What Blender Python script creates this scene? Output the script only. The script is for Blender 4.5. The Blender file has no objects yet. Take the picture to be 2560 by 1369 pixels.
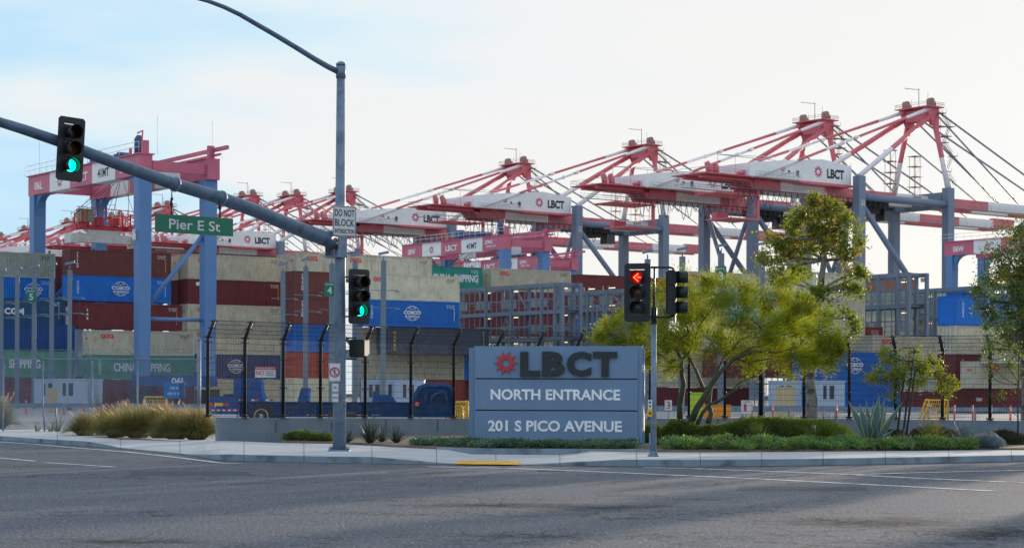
import bpy, math, random
import numpy as np
from mathutils import Vector, Matrix
random.seed(11); rng = np.random.default_rng(5)
S = bpy.context.scene; COL = S.collection
R = math.radians; V = Vector

# ------------------------------------------------ camera, sky, sun, exposure
cd = bpy.data.cameras.new('camera'); cam = bpy.data.objects.new('camera', cd); COL.objects.link(cam)
cd.sensor_width = 36; cd.lens = 70; cd.shift_y = 300.5/2560; cd.clip_start = .5; cd.clip_end = 6000
cam.matrix_world = Matrix.Translation((0, 0, 1.6)) @ Matrix.Rotation(R(90), 4, 'X') @ Matrix.Rotation(.004, 4, 'Z')
cd.dof.use_dof = True; cd.dof.focus_distance = 50; cd.dof.aperture_fstop = 3.2
S.camera = cam
EXPO = 1.12; SUN_EL, SUN_AZ = 7.0, 27.0            # degrees above the horizon, degrees right of the view direction
w = bpy.data.worlds.new('World'); S.world = w; w.use_nodes = True
nt = w.node_tree; N = nt.nodes; Lk = nt.links; N.clear()
wo = N.new('ShaderNodeOutputWorld'); bg = N.new('ShaderNodeBackground'); sky = N.new('ShaderNodeTexSky')
sky.sky_type = 'NISHITA'; sky.sun_disc = False; sky.sun_elevation = R(SUN_EL); sky.sun_rotation = R(SUN_AZ)
sky.air_density = 1.0; sky.dust_density = .6; sky.ozone_density = 4.0
tc = N.new('ShaderNodeTexCoord'); mp = N.new('ShaderNodeMapping'); mp.inputs['Scale'].default_value = (1, 1, 4.5)
mp.inputs['Rotation'].default_value = (0, R(12), 0)
nz = N.new('ShaderNodeTexNoise'); nz.inputs['Scale'].default_value = 4.2; nz.inputs['Detail'].default_value = 6
SVD = (math.sin(R(SUN_AZ)), math.cos(R(SUN_AZ)), .05)          # the cloud veil is thick towards the sun, thinner but brightened behind the camera as fill
dt = N.new('ShaderNodeVectorMath'); dt.operation = 'DOT_PRODUCT'; dt.inputs[1].default_value = SVD; Lk.new(tc.outputs['Generated'], dt.inputs[0])
ma = N.new('ShaderNodeMath'); ma.operation = 'MULTIPLY_ADD'; ma.inputs[1].default_value = .55; Lk.new(nz.outputs['Fac'], ma.inputs[0]); Lk.new(dt.outputs['Value'], ma.inputs[2])
rp = N.new('ShaderNodeValToRGB'); m8 = N.new('ShaderNodeMath'); m8.operation = 'MULTIPLY'; m8.inputs[1].default_value = .8; Lk.new(ma.outputs[0], m8.inputs[0]); Lk.new(m8.outputs[0], rp.inputs[0])          # cloud colour: pale blue at the thin edges, white towards the sun
rp.color_ramp.elements[0].position = .0; rp.color_ramp.elements[1].position = 1.0
def stop(p, c):
    e = rp.color_ramp.elements.new(p); e.color = (*c, 1)
rp.color_ramp.elements[0].color = (.90, .97, 1.06, 1)
rp.color_ramp.elements[1].color = (.91, .895, .865, 1)
stop(.60, (.86, .94, 1.04)); stop(.795, (.54, .78, .96)); stop(.86, (.73, .87, .93)); stop(.905, (.885, .89, .89)); stop(.945, (.895, .89, .875))
vs = N.new('ShaderNodeVectorMath'); vs.operation = 'SCALE'; Lk.new(rp.outputs[0], vs.inputs[0]); vs.inputs['Scale'].default_value = 1/(.15*2**EXPO)
rg = N.new('ShaderNodeMapRange'); rg.interpolation_type = 'SMOOTHSTEP'; rg.inputs[1].default_value = -.2; rg.inputs[2].default_value = .6; rg.inputs[3].default_value = .55; rg.inputs[4].default_value = .96
Lk.new(ma.outputs[0], rg.inputs[0])
mx = N.new('ShaderNodeMix'); mx.data_type = 'RGBA'; Lk.new(vs.outputs[0], mx.inputs[7])
Lk.new(tc.outputs['Generated'], mp.inputs['Vector']); Lk.new(mp.outputs[0], nz.inputs['Vector'])
Lk.new(rg.outputs[0], mx.inputs[0]); Lk.new(sky.outputs[0], mx.inputs[6])
Lk.new(mx.outputs[2], bg.inputs[0]); bg.inputs[1].default_value = .15; Lk.new(bg.outputs[0], wo.inputs[0])
sl = bpy.data.lights.new('sun', 'SUN'); sl.energy = 2.1; sl.angle = R(.6); sl.color = (1, .84, .66)
so = bpy.data.objects.new('sun', sl); COL.objects.link(so)
sd = V((math.sin(R(SUN_AZ))*math.cos(R(SUN_EL)), math.cos(R(SUN_AZ))*math.cos(R(SUN_EL)), math.sin(R(SUN_EL))))
so.rotation_euler = sd.to_track_quat('Z', 'Y').to_euler(); so.location = sd*100
S.view_settings.view_transform = 'Standard'; S.view_settings.look = 'None'; S.view_settings.gamma = 1
S.view_settings.exposure = EXPO

# ------------------------------------------------ measuring: photo coordinate + distance -> point in the place
F = 4978.
def P(px, py, D):
    u = px-1280; h = (684.5-py)+300.5; c, s = math.cos(.004), math.sin(.004)
    return V(((c*u-s*h)/F*D, D, 1.6+(s*u+c*h)/F*D))
def G(px, py, z=0.):                   # point on a level surface at height z
    u = px-1280; h = (684.5-py)+300.5; c, s = math.cos(.004), math.sin(.004)
    D = (z-1.6)*F/(s*u+c*h); return V(((c*u-s*h)/F*D, D, z))
def sc(r, g, b): 
    f = lambda x: (x/255/12.92 if x <= 10 else ((x/255+.055)/1.055)**2.4)
    return (f(r), f(g), f(b))

# ------------------------------------------------ materials
MATS = {}
def mat(name, col, rough=.6, metal=0, var=.15, scale=3., bump=0, bscale=40., trans=0, emit=0, rnd=0, streak=0, stretch=(1,1,1), spec=.5, tcol=None, dark=None, dscale=1.2, dpos=(.55,.7)):
    if name in MATS: return MATS[name]
    m = bpy.data.materials.new(name); m.use_nodes = True; t = m.node_tree; n = t.nodes; l = t.links
    b = n['Principled BSDF']; b.inputs['Roughness'].default_value = rough; b.inputs['Metallic'].default_value = metal
    b.inputs['Specular IOR Level'].default_value = spec
    co = n.new('ShaderNodeTexCoord'); mpn = n.new('ShaderNodeMapping'); mpn.inputs['Scale'].default_value = stretch
    l.new(co.outputs['Object'], mpn.inputs[0]); src = mpn.outputs[0]
    oi = n.new('ShaderNodeObjectInfo')
    if rnd:
        add = n.new('ShaderNodeVectorMath'); add.operation = 'ADD'; mul = n.new('ShaderNodeMath'); mul.operation = 'MULTIPLY'; mul.inputs[1].default_value = 97
        l.new(oi.outputs['Random'], mul.inputs[0]); l.new(src, add.inputs[0]); l.new(mul.outputs[0], add.inputs[1]); src = add.outputs[0]
    nz = n.new('ShaderNodeTexNoise'); nz.inputs['Scale'].default_value = scale; nz.inputs['Detail'].default_value = 6; nz.inputs['Roughness'].default_value = .6
    l.new(src, nz.inputs['Vector'])
    mr = n.new('ShaderNodeMapRange'); mr.inputs[1].default_value = .3; mr.inputs[2].default_value = .7; mr.inputs[3].default_value = 1-var; mr.inputs[4].default_value = 1+var
    l.new(nz.outputs['Fac'], mr.inputs[0])
    vm = n.new('ShaderNodeVectorMath'); vm.operation = 'SCALE'; vm.inputs[0].default_value = col
    l.new(mr.outputs[0], vm.inputs['Scale']); out = vm.outputs[0]
    if rnd:
        mr2 = n.new('ShaderNodeMapRange'); mr2.inputs[3].default_value = 1-rnd; mr2.inputs[4].default_value = 1+rnd; l.new(oi.outputs['Random'], mr2.inputs[0])
        v2 = n.new('ShaderNodeVectorMath'); v2.operation = 'SCALE'; l.new(out, v2.inputs[0]); l.new(mr2.outputs[0], v2.inputs['Scale']); out = v2.outputs[0]
    if streak:
        ms = n.new('ShaderNodeMapping'); ms.inputs['Scale'].default_value = (5, 5, .35); l.new(src, ms.inputs[0])
        ns = n.new('ShaderNodeTexNoise'); ns.inputs['Scale'].default_value = 1.6; ns.inputs['Detail'].default_value = 5; l.new(ms.outputs[0], ns.inputs['Vector'])
        rs = n.new('ShaderNodeMapRange'); rs.inputs[1].default_value = .56; rs.inputs[2].default_value = .78; rs.inputs[4].default_value = streak; l.new(ns.outputs['Fac'], rs.inputs[0])
        mi = n.new('ShaderNodeMix'); mi.data_type = 'RGBA'; mi.inputs[7].default_value = (.12, .065, .035, 1); l.new(rs.outputs[0], mi.inputs[0]); l.new(out, mi.inputs[6]); out = mi.outputs[2]
    if dark:
        nd = n.new('ShaderNodeTexNoise'); nd.inputs['Scale'].default_value = dscale; nd.inputs['Detail'].default_value = 4; l.new(src, nd.inputs['Vector'])
        rd = n.new('ShaderNodeMapRange'); rd.inputs[1].default_value = dpos[0]; rd.inputs[2].default_value = dpos[1]; l.new(nd.outputs['Fac'], rd.inputs[0])
        md = n.new('ShaderNodeMix'); md.data_type = 'RGBA'; md.inputs[7].default_value = (*dark, 1); l.new(rd.outputs[0], md.inputs[0]); l.new(out, md.inputs[6]); out = md.outputs[2]
    l.new(out, b.inputs['Base Color'])
    if bump:
        nb = n.new('ShaderNodeTexNoise'); nb.inputs['Scale'].default_value = bscale; nb.inputs['Detail'].default_value = 4; l.new(src, nb.inputs['Vector'])
        bp = n.new('ShaderNodeBump'); bp.inputs['Strength'].default_value = bump; bp.inputs['Distance'].default_value = .02; l.new(nb.outputs['Fac'], bp.inputs['Height']); l.new(bp.outputs[0], b.inputs['Normal'])
    if emit:
        b.inputs['Emission Color'].default_value = (*col, 1); b.inputs['Emission Strength'].default_value = emit
    if trans:
        tr = n.new('ShaderNodeBsdfTranslucent'); ms2 = n.new('ShaderNodeMixShader'); ms2.inputs[0].default_value = trans
        if tcol:
            v3 = n.new('ShaderNodeVectorMath'); v3.operation = 'SCALE'; v3.inputs[0].default_value = tcol; l.new(mr.outputs[0], v3.inputs['Scale']); l.new(v3.outputs[0], tr.inputs[0])
        else: l.new(out, tr.inputs[0])
        l.new(b.outputs[0], ms2.inputs[1]); l.new(tr.outputs[0], ms2.inputs[2]); l.new(ms2.outputs[0], n['Material Output'].inputs[0])
    MATS[name] = m; return m

# ------------------------------------------------ mesh builder
class MB:
    def __init__(s): s.v = []; s.f = []; s.m = []; s.s = []
    def face(s, idx, m=0, sm=False): s.f.append(idx); s.m.append(m); s.s.append(sm)
    def poly(s, pts, m=0):
        b = len(s.v); s.v += [tuple(p) for p in pts]; s.face(list(range(b, b+len(pts))), m); return s
    def box(s, x0, x1, y0, y1, z0, z1, m=0, M=None):
        b = len(s.v); c = [V((x, y, z)) for z in (z0, z1) for y in (y0, y1) for x in (x0, x1)]
        if M: c = [M @ q for q in c]
        s.v += [tuple(q) for q in c]
        for q in ((0,2,3,1),(4,5,7,6),(0,1,5,4),(2,6,7,3),(0,4,6,2),(1,3,7,5)): s.face([b+i for i in q], m)
        return s
    def cbox(s, c, d, m=0, M=None): return s.box(c[0]-d[0]/2, c[0]+d[0]/2, c[1]-d[1]/2, c[1]+d[1]/2, c[2]-d[2]/2, c[2]+d[2]/2, m, M)
    def beam(s, p, q, w, h, m=0, w2=None, h2=None):
        p, q = V(p), V(q); d = (q-p).normalized(); up = V((0,0,1)) if abs(d.z) < .95 else V((0,1,0))
        x = d.cross(up).normalized(); y = x.cross(d).normalized(); b = len(s.v); w2 = w2 or w; h2 = h2 or h
        for c, a, e in ((p, w/2, h/2), (q, w2/2, h2/2)):
            for i, j in ((-1,-1),(1,-1),(1,1),(-1,1)): s.v.append(tuple(c+x*a*i+y*e*j))
        for i in range(4): s.face([b+i, b+(i+1)%4, b+4+(i+1)%4, b+4+i], m)
        s.face([b+3,b+2,b+1,b], m); s.face([b+4,b+5,b+6,b+7], m); return s
    def tube(s, pts, r, n=8, m=0, cap=True, sm=True):
        pts = [V(p) for p in pts]; k = len(pts); r = r if isinstance(r, (list, tuple)) else [r]*k; b = len(s.v); X = None
        for i, p in enumerate(pts):
            d = (pts[min(i+1, k-1)]-pts[max(i-1, 0)]).normalized()
            if X is None:
                a = V((0,0,1)) if abs(d.z) < .9 else V((1,0,0)); X = d.cross(a).normalized()
            else: X = (X-d*X.dot(d)).normalized()
            Y = d.cross(X)
            for j in range(n):
                t = 2*math.pi*j/n; s.v.append(tuple(p+(X*math.cos(t)+Y*math.sin(t))*r[i]))
        mm = m if isinstance(m, (list, tuple)) else [m]*(k-1)
        for i in range(k-1):
            for j in range(n): s.face([b+i*n+j, b+i*n+(j+1)%n, b+(i+1)*n+(j+1)%n, b+(i+1)*n+j], mm[i], sm)
        if cap: s.face([b+j for j in range(n)][::-1], mm[0]); s.face([b+(k-1)*n+j for j in range(n)], mm[-1])
        return s
    def prism(s, pts, y0, y1, m=0, M=None):            # outline in x,z pushed from y0 to y1
        n = len(pts); b = len(s.v)
        for y in (y0, y1):
            for x, z in pts:
                q = V((x, y, z)); q = M @ q if M else q; s.v.append(tuple(q))
        s.face([b+i for i in range(n)], m); s.face([b+n+i for i in range(n)][::-1], m)
        for i in range(n): s.face([b+i, b+n+i, b+n+(i+1)%n, b+(i+1)%n], m)
        return s
    def mesh(s, name, nm=1):
        me = bpy.data.meshes.new(name); me.from_pydata(s.v, [], s.f); me.polygons.foreach_set('material_index', s.m); me.polygons.foreach_set('use_smooth', s.s)
        me.update(); return me
    def build(s, name, mats, parent=None, label=None):
        if not isinstance(mats, (list, tuple)): mats = [mats]
        me = s.mesh(name)
        for q in mats: me.materials.append(q)
        return link(name, me, parent, label)
def link(name, me, parent=None, label=None):
    o = bpy.data.objects.new(name, me); COL.objects.link(o)
    if parent: o.parent = parent
    if label: o['label'] = label
    return o
def thing(name, label, cat, loc=(0,0,0), rz=0, group=None):
    o = bpy.data.objects.new(name, None); COL.objects.link(o); o.empty_display_size = .3
    o.location = loc; o.rotation_euler = (0, 0, rz); o['label'] = label; o['category'] = cat
    if group: o['group'] = group
    return o
def tag(o, label, cat, group=None, kind=None):
    o['label'] = label; o['category'] = cat
    if group: o['group'] = group
    if kind: o['kind'] = kind
    return o
def struct(o, label=None, kind='structure'):
    o['kind'] = kind; 
    if label: o['label'] = label
    return o
def copy_tree(o, parent=None):
    c = o.copy(); COL.objects.link(c)
    if parent: c.parent = parent
    for ch in list(o.children): copy_tree(ch, c)
    return c
def dup(o, loc, rz=None, label=None, group=None):
    c = copy_tree(o); c.location = loc
    if rz is not None: c.rotation_euler = (0, 0, rz)
    if label: c['label'] = label
    if group: c['group'] = group
    return c

# lettering: a flat mesh in x,z facing -y, scaled to w x h and centred
TX = {}
def text_mesh(s, w_, h_, bold=.0, depth=0., sp=1.):
    k = (s, round(w_, 3), round(h_, 3), bold, depth)
    if k in TX: return TX[k]
    c = bpy.data.curves.new('t', 'FONT'); c.body = s; c.offset = bold; c.extrude = depth; c.resolution_u = 3; c.align_x = 'CENTER'; c.space_character = sp; c.space_line = .85
    o = bpy.data.objects.new('t', c); COL.objects.link(o); bpy.context.view_layer.update()
    me = bpy.data.meshes.new_from_object(o.evaluated_get(bpy.context.evaluated_depsgraph_get())); bpy.data.objects.remove(o); bpy.data.curves.remove(c)
    co = np.zeros(len(me.vertices)*3); me.vertices.foreach_get('co', co); co = co.reshape(-1, 3)
    if len(co):
        mn, mxx = co.min(0), co.max(0); ce = (mn+mxx)/2; sz = np.maximum(mxx-mn, 1e-6)
        x = (co[:,0]-ce[0])/sz[0]*w_; y = (co[:,1]-ce[1])/sz[1]*h_; z = co[:,2]
        me.vertices.foreach_set('co', np.stack([x, -z, y], 1).ravel())
    me.materials.clear(); TX[k] = me; return me
def text(s, w_, h_, m, parent, loc, rz=0, bold=.0, depth=0., name='lettering'):
    me = text_mesh(s, w_, h_, bold, depth)
    if not me.materials: me.materials.append(m)
    o = link(name, me, parent); o.location = loc; o.rotation_euler = (0, 0, rz)
    if me.materials[0] != m: o.material_slots[0].link = 'OBJECT'; o.material_slots[0].material = m
    return o
def ring(mb, cx, cz, rx, rz_, th, y, a0=0, a1=360, n=24, m=0):
    for i in range(n):
        t0, t1 = R(a0+(a1-a0)*i/n), R(a0+(a1-a0)*(i+1)/n); b = len(mb.v)
        for t, k in ((t0, 0), (t1, 0), (t1, th), (t0, th)): mb.v.append((cx+(rx-k)*math.cos(t), y, cz+(rz_-k)*math.sin(t)))
        mb.face([b, b+3, b+2, b+1], m)
def star(mb, cx, cz, rad, y0, y1, n=10, m=0):
    for i in range(n):
        for (r0, r1, wd, off) in ((.30, 1., .135, 0), (.26, .70, .12, .5)):
            t = 2*math.pi*(i+off)/n; d = (math.cos(t), math.sin(t)); q = (-d[1], d[0]); mid = r0+(r1-r0)*.42
            pts = [(cx+d[0]*rad*r0, cz+d[1]*rad*r0), (cx+rad*(d[0]*mid+q[0]*wd), cz+rad*(d[1]*mid+q[1]*wd)), (cx+d[0]*rad*r1, cz+d[1]*rad*r1), (cx+rad*(d[0]*mid-q[0]*wd), cz+rad*(d[1]*mid-q[1]*wd))]
            mb.prism(pts, y0-(.0 if off else .002), y1, m)

# ------------------------------------------------ paints
M_galv = mat('galvanised steel', sc(120,138,156), .55, .25, .20, 2.2, .2, 30, dark=sc(92,108,122), dscale=5, dpos=(.5,.75))
M_galvd = mat('weathered galvanised steel', sc(88,108,130), .55, .25, .2, 2.2, .2, 30, dark=sc(64,78,92), dscale=4, dpos=(.5,.75))
M_black = mat('black signal paint', (.008,.009,.011), .45, 0, .2, 5)
M_fence = mat('black fence coating', (.012,.013,.015), .4, .1, .1, 5)
M_white = mat('white paint', (.62,.64,.66), .5, 0, .06, 2)
M_signw = mat('white sign sheeting', (.62,.63,.64), .4, 0, .05, 3)
M_signk = mat('black sign print', (.012,.012,.014), .5)
M_signr = mat('red sign print', (.50,.035,.05), .5)
M_signg = mat('green sign sheeting', (.0,.15,.075), .4, 0, .08, 3)
M_signb = mat('blue sign sheeting', (.03,.16,.42), .45, 0, .12, 5)
M_conc = mat('wall concrete', sc(118,130,140), .85, 0, .12, 1.6, .25, 25, streak=.25)
M_walk = mat('sidewalk concrete', sc(176,178,180), .85, 0, .10, 1.1, .2, 30, dark=sc(150,148,142), dscale=.7, dpos=(.55,.8))
M_kerb = mat('kerb concrete', sc(128,144,154), .85, 0, .14, 1.5, .3, 30, dark=sc(78,84,88), dscale=1.6, dpos=(.52,.75))
M_soil = mat('planter soil', (.16,.115,.08), .95, 0, .3, 2.5, .5, 20)
M_yard = mat('yard concrete', sc(150,150,148), .9, 0, .15, .15, .1, 10)
M_dirt = mat('dirt ground', (.2,.17,.14), .95, 0, .25, .05)
M_mark = mat('road marking paint', (.58,.59,.59), .6, 0, .25, 5, dark=(.13,.14,.16), dscale=3.5, dpos=(.46,.66))
M_yel = mat('yellow paint', (.75,.42,.01), .55, 0, .12, 4)
M_tact = mat('yellow tactile paint', (.75,.42,.03), .7, 0, .12, 4, .6, 60)
M_or = mat('orange plastic', (.85,.10,.035), .5, 0, .05, 4)
M_red = mat('crane red paint', (.68,.15,.18), .5, 0, .16, .25, streak=.3)
M_cw = mat('crane white paint', (.86,.84,.82), .5, 0, .08, .3, streak=.22)
M_cg = mat('crane grey paint', sc(118,132,152), .5, 0, .08, .2, streak=.05)
M_cb = mat('yard crane blue grey paint', sc(88,128,176), .5, 0, .07, .3, streak=.04)
M_cp = mat('yard crane red paint', (.58,.13,.20), .5, 0, .14, .3, streak=.25)
M_dk = mat('dark machinery', (.03,.035,.04), .6, .2, .2, 2)
M_cable = mat('dark cable', (.05,.05,.055), .6)
M_rope = mat('stay rod paint', sc(140,142,150), .5, .1)
M_steel = mat('rack steel paint', sc(108,122,136), .5, 0, .1, .5, streak=.05)
M_navyb = mat('blue machinery paint', sc(50,85,125), .5)
M_lamp = mat('lit lamp', (1., .86, .45), .5, emit=1.6)
M_glass = mat('dark window glass', (.03,.04,.05), .15)
M_rub = mat('tyre rubber', (.012,.012,.013), .8)
M_rim = mat('steel wheel rim', (.35,.35,.36), .5, .4)

# ------------------------------------------------ asphalt
def asphalt():
    m = bpy.data.materials.new('worn asphalt'); m.use_nodes = True; t = m.node_tree; n = t.nodes; l = t.links; b = n['Principled BSDF']
    co = n.new('ShaderNodeTexCoord')
    def noise(scale, detail=5, st=(1,1,1), rough=.6):
        mp = n.new('ShaderNodeMapping'); mp.inputs['Scale'].default_value = st; l.new(co.outputs['Object'], mp.inputs[0])
        z = n.new('ShaderNodeTexNoise'); z.inputs['Scale'].default_value = scale; z.inputs['Detail'].default_value = detail; z.inputs['Roughness'].default_value = rough; l.new(mp.outputs[0], z.inputs['Vector']); return z.outputs['Fac']
    def rng_(src, a, b_, c, d):
        q = n.new('ShaderNodeMapRange'); q.inputs[1].default_value = a; q.inputs[2].default_value = b_; q.inputs[3].default_value = c; q.inputs[4].default_value = d; l.new(src, q.inputs[0]); return q.outputs[0]
    def mixc(f, a, c):
        q = n.new('ShaderNodeMix'); q.data_type = 'RGBA'; l.new(f, q.inputs[0])
        for i, x in ((6, a), (7, c)):
            if isinstance(x, tuple): q.inputs[i].default_value = (*x, 1)
            else: l.new(x, q.inputs[i])
        return q.outputs[2]
    def mul(a, c):
        q = n.new('ShaderNodeMath'); q.operation = 'MULTIPLY'; l.new(a, q.inputs[0]); l.new(c, q.inputs[1]); return q.outputs[0]
    c = mixc(rng_(noise(.10, 4, (1,.35,1)), .35, .65, 0, 1), (.078,.092,.118), (.112,.122,.142))
    c = mixc(rng_(noise(.9, 6, (.25,1.4,1)), .45, .7, 0, .55), c, (.075,.075,.08))                       # long worn wheel bands
    c = mixc(rng_(noise(24, 4), .55, .68, 0, 1), c, (.46,.46,.46))                                      # pale aggregate
    c = mixc(rng_(noise(19, 4), .32, .45, 1, 0), c, (.026,.028,.034))                                     # dark binder pits
    vo = n.new('ShaderNodeTexVoronoi'); vo.feature = 'DISTANCE_TO_EDGE'; vo.inputs['Scale'].default_value = 1.5
    mp = n.new('ShaderNodeMapping'); mp.inputs['Scale'].default_value = (.7,1.,1); l.new(co.outputs['Object'], mp.inputs[0])
    ad = n.new('ShaderNodeVectorMath'); ad.operation = 'ADD'; l.new(mp.outputs[0], ad.inputs[0])
    nn = n.new('ShaderNodeTexNoise'); nn.inputs['Scale'].default_value = 2.5; nn.inputs['Detail'].default_value = 5; l.new(co.outputs['Object'], nn.inputs['Vector']); l.new(nn.outputs['Color'], ad.inputs[1]); l.new(ad.outputs[0], vo.inputs['Vector'])
    crack = mul(rng_(vo.outputs['Distance'], .0, .05, 1, 0), rng_(noise(.22, 3, (.45,1.6,1)), .50, .56, 0, 1))
    c = mixc(crack, c, (.012,.012,.014))
    l.new(c, b.inputs['Base Color']); b.inputs['Roughness'].default_value = .85; b.inputs['Specular IOR Level'].default_value = .18
    bp = n.new('ShaderNodeBump'); bp.inputs['Strength'].default_value = .55; bp.inputs['Distance'].default_value = .012; l.new(noise(48, 3), bp.inputs['Height']); l.new(bp.outputs[0], b.inputs['Normal'])
    return m

# ------------------------------------------------ the setting
struct(MB().poly([(-3000,-60,-.06),(3000,-60,-.06),(3000,5500,-.06),(-3000,5500,-.06)]).build('ground', M_dirt))
struct(MB().poly([(-60,-10,0),(60,-10,0),(60,63,0),(-18,63,0),(-60,96,0)]).build('road', asphalt()))
mb = MB(); mb.poly([(-18,63.1,-.01),(60,63.1,-.01),(280,250,-.01),(280,480,-.01),(-420,480,-.01),(-150,100,-.01),(-60,96.1,-.01)])
struct(mb.build('yard_pavement', M_yard))

# kerb and sidewalk: sections from left to right
KB = [(-260,1079),(-120,1089.5),(0,1100.5),(111,1109),(208,1114.6),(302,1121.5),(390,1129),(480,1138),(551,1150),(640,1153),(760,1155.5),(860,1157.5),(930,1158),(1030,1158.6),(1122,1159),(1210,1160),(1300,1161.5),(1400,1163),(1480,1164),(1560,1165),(1720,1165.5),(1935,1164),(2150,1160.5),(2372,1156),(2560,1152),(2750,1146),(3000,1138)]
def hk(px):
    ks = [(-999,.15),(225,.15),(310,.025),(478,.025),(560,.15),(930,.15),(1120,.012),(1310,.012),(1560,.15),(9999,.15)]
    for (a, u), (b, v_) in zip(ks, ks[1:]):
        if a <= px <= b: return u+(v_-u)*(px-a)/(b-a)
def backd(px):                          # distance of the sidewalk's back edge
    ks = [(-260,100),(0,83),(171,74),(403,62.6),(540,61.2),(700,58.5),(860,57.4),(1000,54),(1140,51.6),(1300,51.3),(1480,51.2),(1600,50.4),(1800,50.6),(2100,51.8),(2400,53.5),(2600,54),(3000,56)]
    for (a, u), (b, v_) in zip(ks, ks[1:]):
        if a <= px <= b: return u+(v_-u)*(px-a)/(b-a)
secs = []
fine = []
for (a, ya), (b, yb) in zip(KB, KB[1:]):
    k = max(1, int((b-a)/28)); fine += [(a+(b-a)*i/k, ya+(yb-ya)*i/k) for i in range(k)]
fine.append(KB[-1])
wk = MB(); kb = MB(); W0 = []; BACK = []
for px, py in fine:
    g = G(px, py, 0); h = hk(px); d = backd(px); bx = (px-1280)/F*d; back = V((bx, d, 0)); dr = (back-g).normalized(); L = (back-g).length
    hb = .15 if not 1120 < px < 1480 else .15-.10*min(1, (px-1120)/60, (1480-px)/60)
    if 300 < px < 480: hb = .12
    row = [(g, 0), (g+dr*.02, h), (g+dr*.2, h+.004), (g+dr*min(1.9, L*.45), hb if h > .1 else h+.045), (back, hb)]
    W0.append(row); BACK.append((back, hb, px))
for mbx, ids in ((kb, (0,1,2)), (wk, (2,3,4))):
    rows = [[(p.x, p.y, z) for (p, z) in [r[i] for i in ids]] for r in W0]; n = len(ids)
    for r in rows: mbx.v += r
    for i in range(len(rows)-1):
        for j in range(n-1): mbx.face([i*n+j, (i+1)*n+j, (i+1)*n+j+1, i*n+j+1], 0)
struct(kb.build('kerb', M_kerb)); struct(wk.build('sidewalk', M_walk))
# kerb joints as thin dark grooves in the front face, sidewalk score lines
jm = MB()
for i in range(3, len(W0)-1, 5):
    (g, _), (a, h), (b, h2), (c, h3), (d, h4) = W0[i]
    pts = [V((g.x, g.y, .0)), V((a.x, a.y, h)), V((b.x, b.y, h2)), V((c.x, c.y, h3)), V((d.x, d.y, h4))]
    for p, q in zip(pts, pts[1:]):
        off = V((0, -.004, .004)); jm.poly([p+off+V((-.006,0,0)), p+off+V((.006,0,0)), q+off+V((.006,0,0)), q+off+V((-.006,0,0))])
struct(jm.build('sidewalk_joints', mat('dark joint line', (.05,.05,.05), .9)))
# dark gutter seam along the foot of the kerb
gm = MB()
for i in range(len(W0)-1):
    a, b = W0[i][0][0], W0[i+1][0][0]; gm.poly([(a.x, a.y-.16, .004), (b.x, b.y-.16, .004), (b.x, b.y, .004), (a.x, a.y, .004)])
struct(gm.build('gutter', mat('gutter asphalt', (.045,.045,.05), .9, 0, .35, 4, .4, 40)))
# planting bed, behind the sidewalk, with its own low concrete border
bed = MB(); bord = MB(); bk = [q for q in BACK if 690 < q[2] < 2900]
def walld(px): return 60.4+(px-518)*(67.7-60.4)/824 if px < 1900 else 73.0-(px-1900)*4.4/580
for i, (p, hb, px) in enumerate(bk):
    f = V((p.x, p.y+.14, 0)); 
    bed.v += [(f.x, f.y, hb-.03), (f.x, f.y+.05, .2), (p.x+.03*(walld(px)-p.y), max(walld(px), p.y+.5), .27)]
    if i:
        o = (i-1)*3
        for j in (0, 1): bed.face([o+j, o+3+j, o+4+j, o+1+j])
struct(bed.build('planting_bed', M_soil))
kk = [q for q in BACK if 1090 < q[2] < 1640]
for (p, hb, _), (q, hc, _2) in zip(kk, kk[1:]):
    for (z0, z1, y0, y1) in (((hb, hc), (.2, .2), 0, 0), ((.2, .2), (.2, .2), 0, .14)):
        bord.poly([(p.x, p.y+y0, z0[0]-.004 if y1 == 0 else .2), (q.x, q.y+y0, z0[1]-.004 if y1 == 0 else .2), (q.x, q.y+y1, .2), (p.x, p.y+y1, .2)])
struct(bord.build('planter_kerb', M_kerb))
# yellow tactile strip in the curb ramp
a, b, c_, d = G(1132,1158.5,.03), G(1297,1160.5,.03), G(1300,1151.5,.06), G(1148,1150,.06)
tp = MB().poly([a, b, c_, d])
for i in range(26):
    for j in range(5):
        u, v_ = (i+.5)/26, (j+.5)/5; q = (a.lerp(b, u)).lerp(d.lerp(c_, u), v_)
        tp.tube([q, q+V((0,0,.008))], [.022,.014], 6)
struct(tp.build('tactile_paving', M_tact))
# road markings
def ribbon(name, pts, wd, z=.006):
    m = MB(); ps = [G(x, y, z) for x, y in pts]
    for i, p in enumerate(ps):
        d = (ps[min(i+1, len(ps)-1)]-ps[max(i-1, 0)]).normalized(); nn = V((-d.y, d.x, 0))*wd/2; m.v += [tuple(p-nn), tuple(p+nn)]
        if i: m.face([2*i-2, 2*i, 2*i+1, 2*i-1])
    return struct(m.build(name, M_mark))
ribbon('crosswalk_line', [(1068,1165.5),(1283,1169.5),(1500,1178),(1720,1188),(1901,1196),(2187,1210.6),(2483,1226)], .26)
ribbon('crosswalk_line', [(1609,1167.5),(1720,1169.5),(1901,1176),(2103,1184),(2271,1193),(2560,1205.5),(2800,1216)], .24)
ribbon('edge_line', [(2125,1185.6),(2271,1181),(2560,1174),(2800,1168)], .22, .01)
ribbon('edge_line', [(-80,1098),(0,1103),(100,1110.5),(171,1117),(316,1128.5),(440,1142),(551,1156),(600,1158)], .2, .01)
ribbon('lane_line', [(-60,1138),(0,1143.5),(87,1151.5)], .16); ribbon('lane_line', [(114,1155),(285,1166)], .16)
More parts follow.
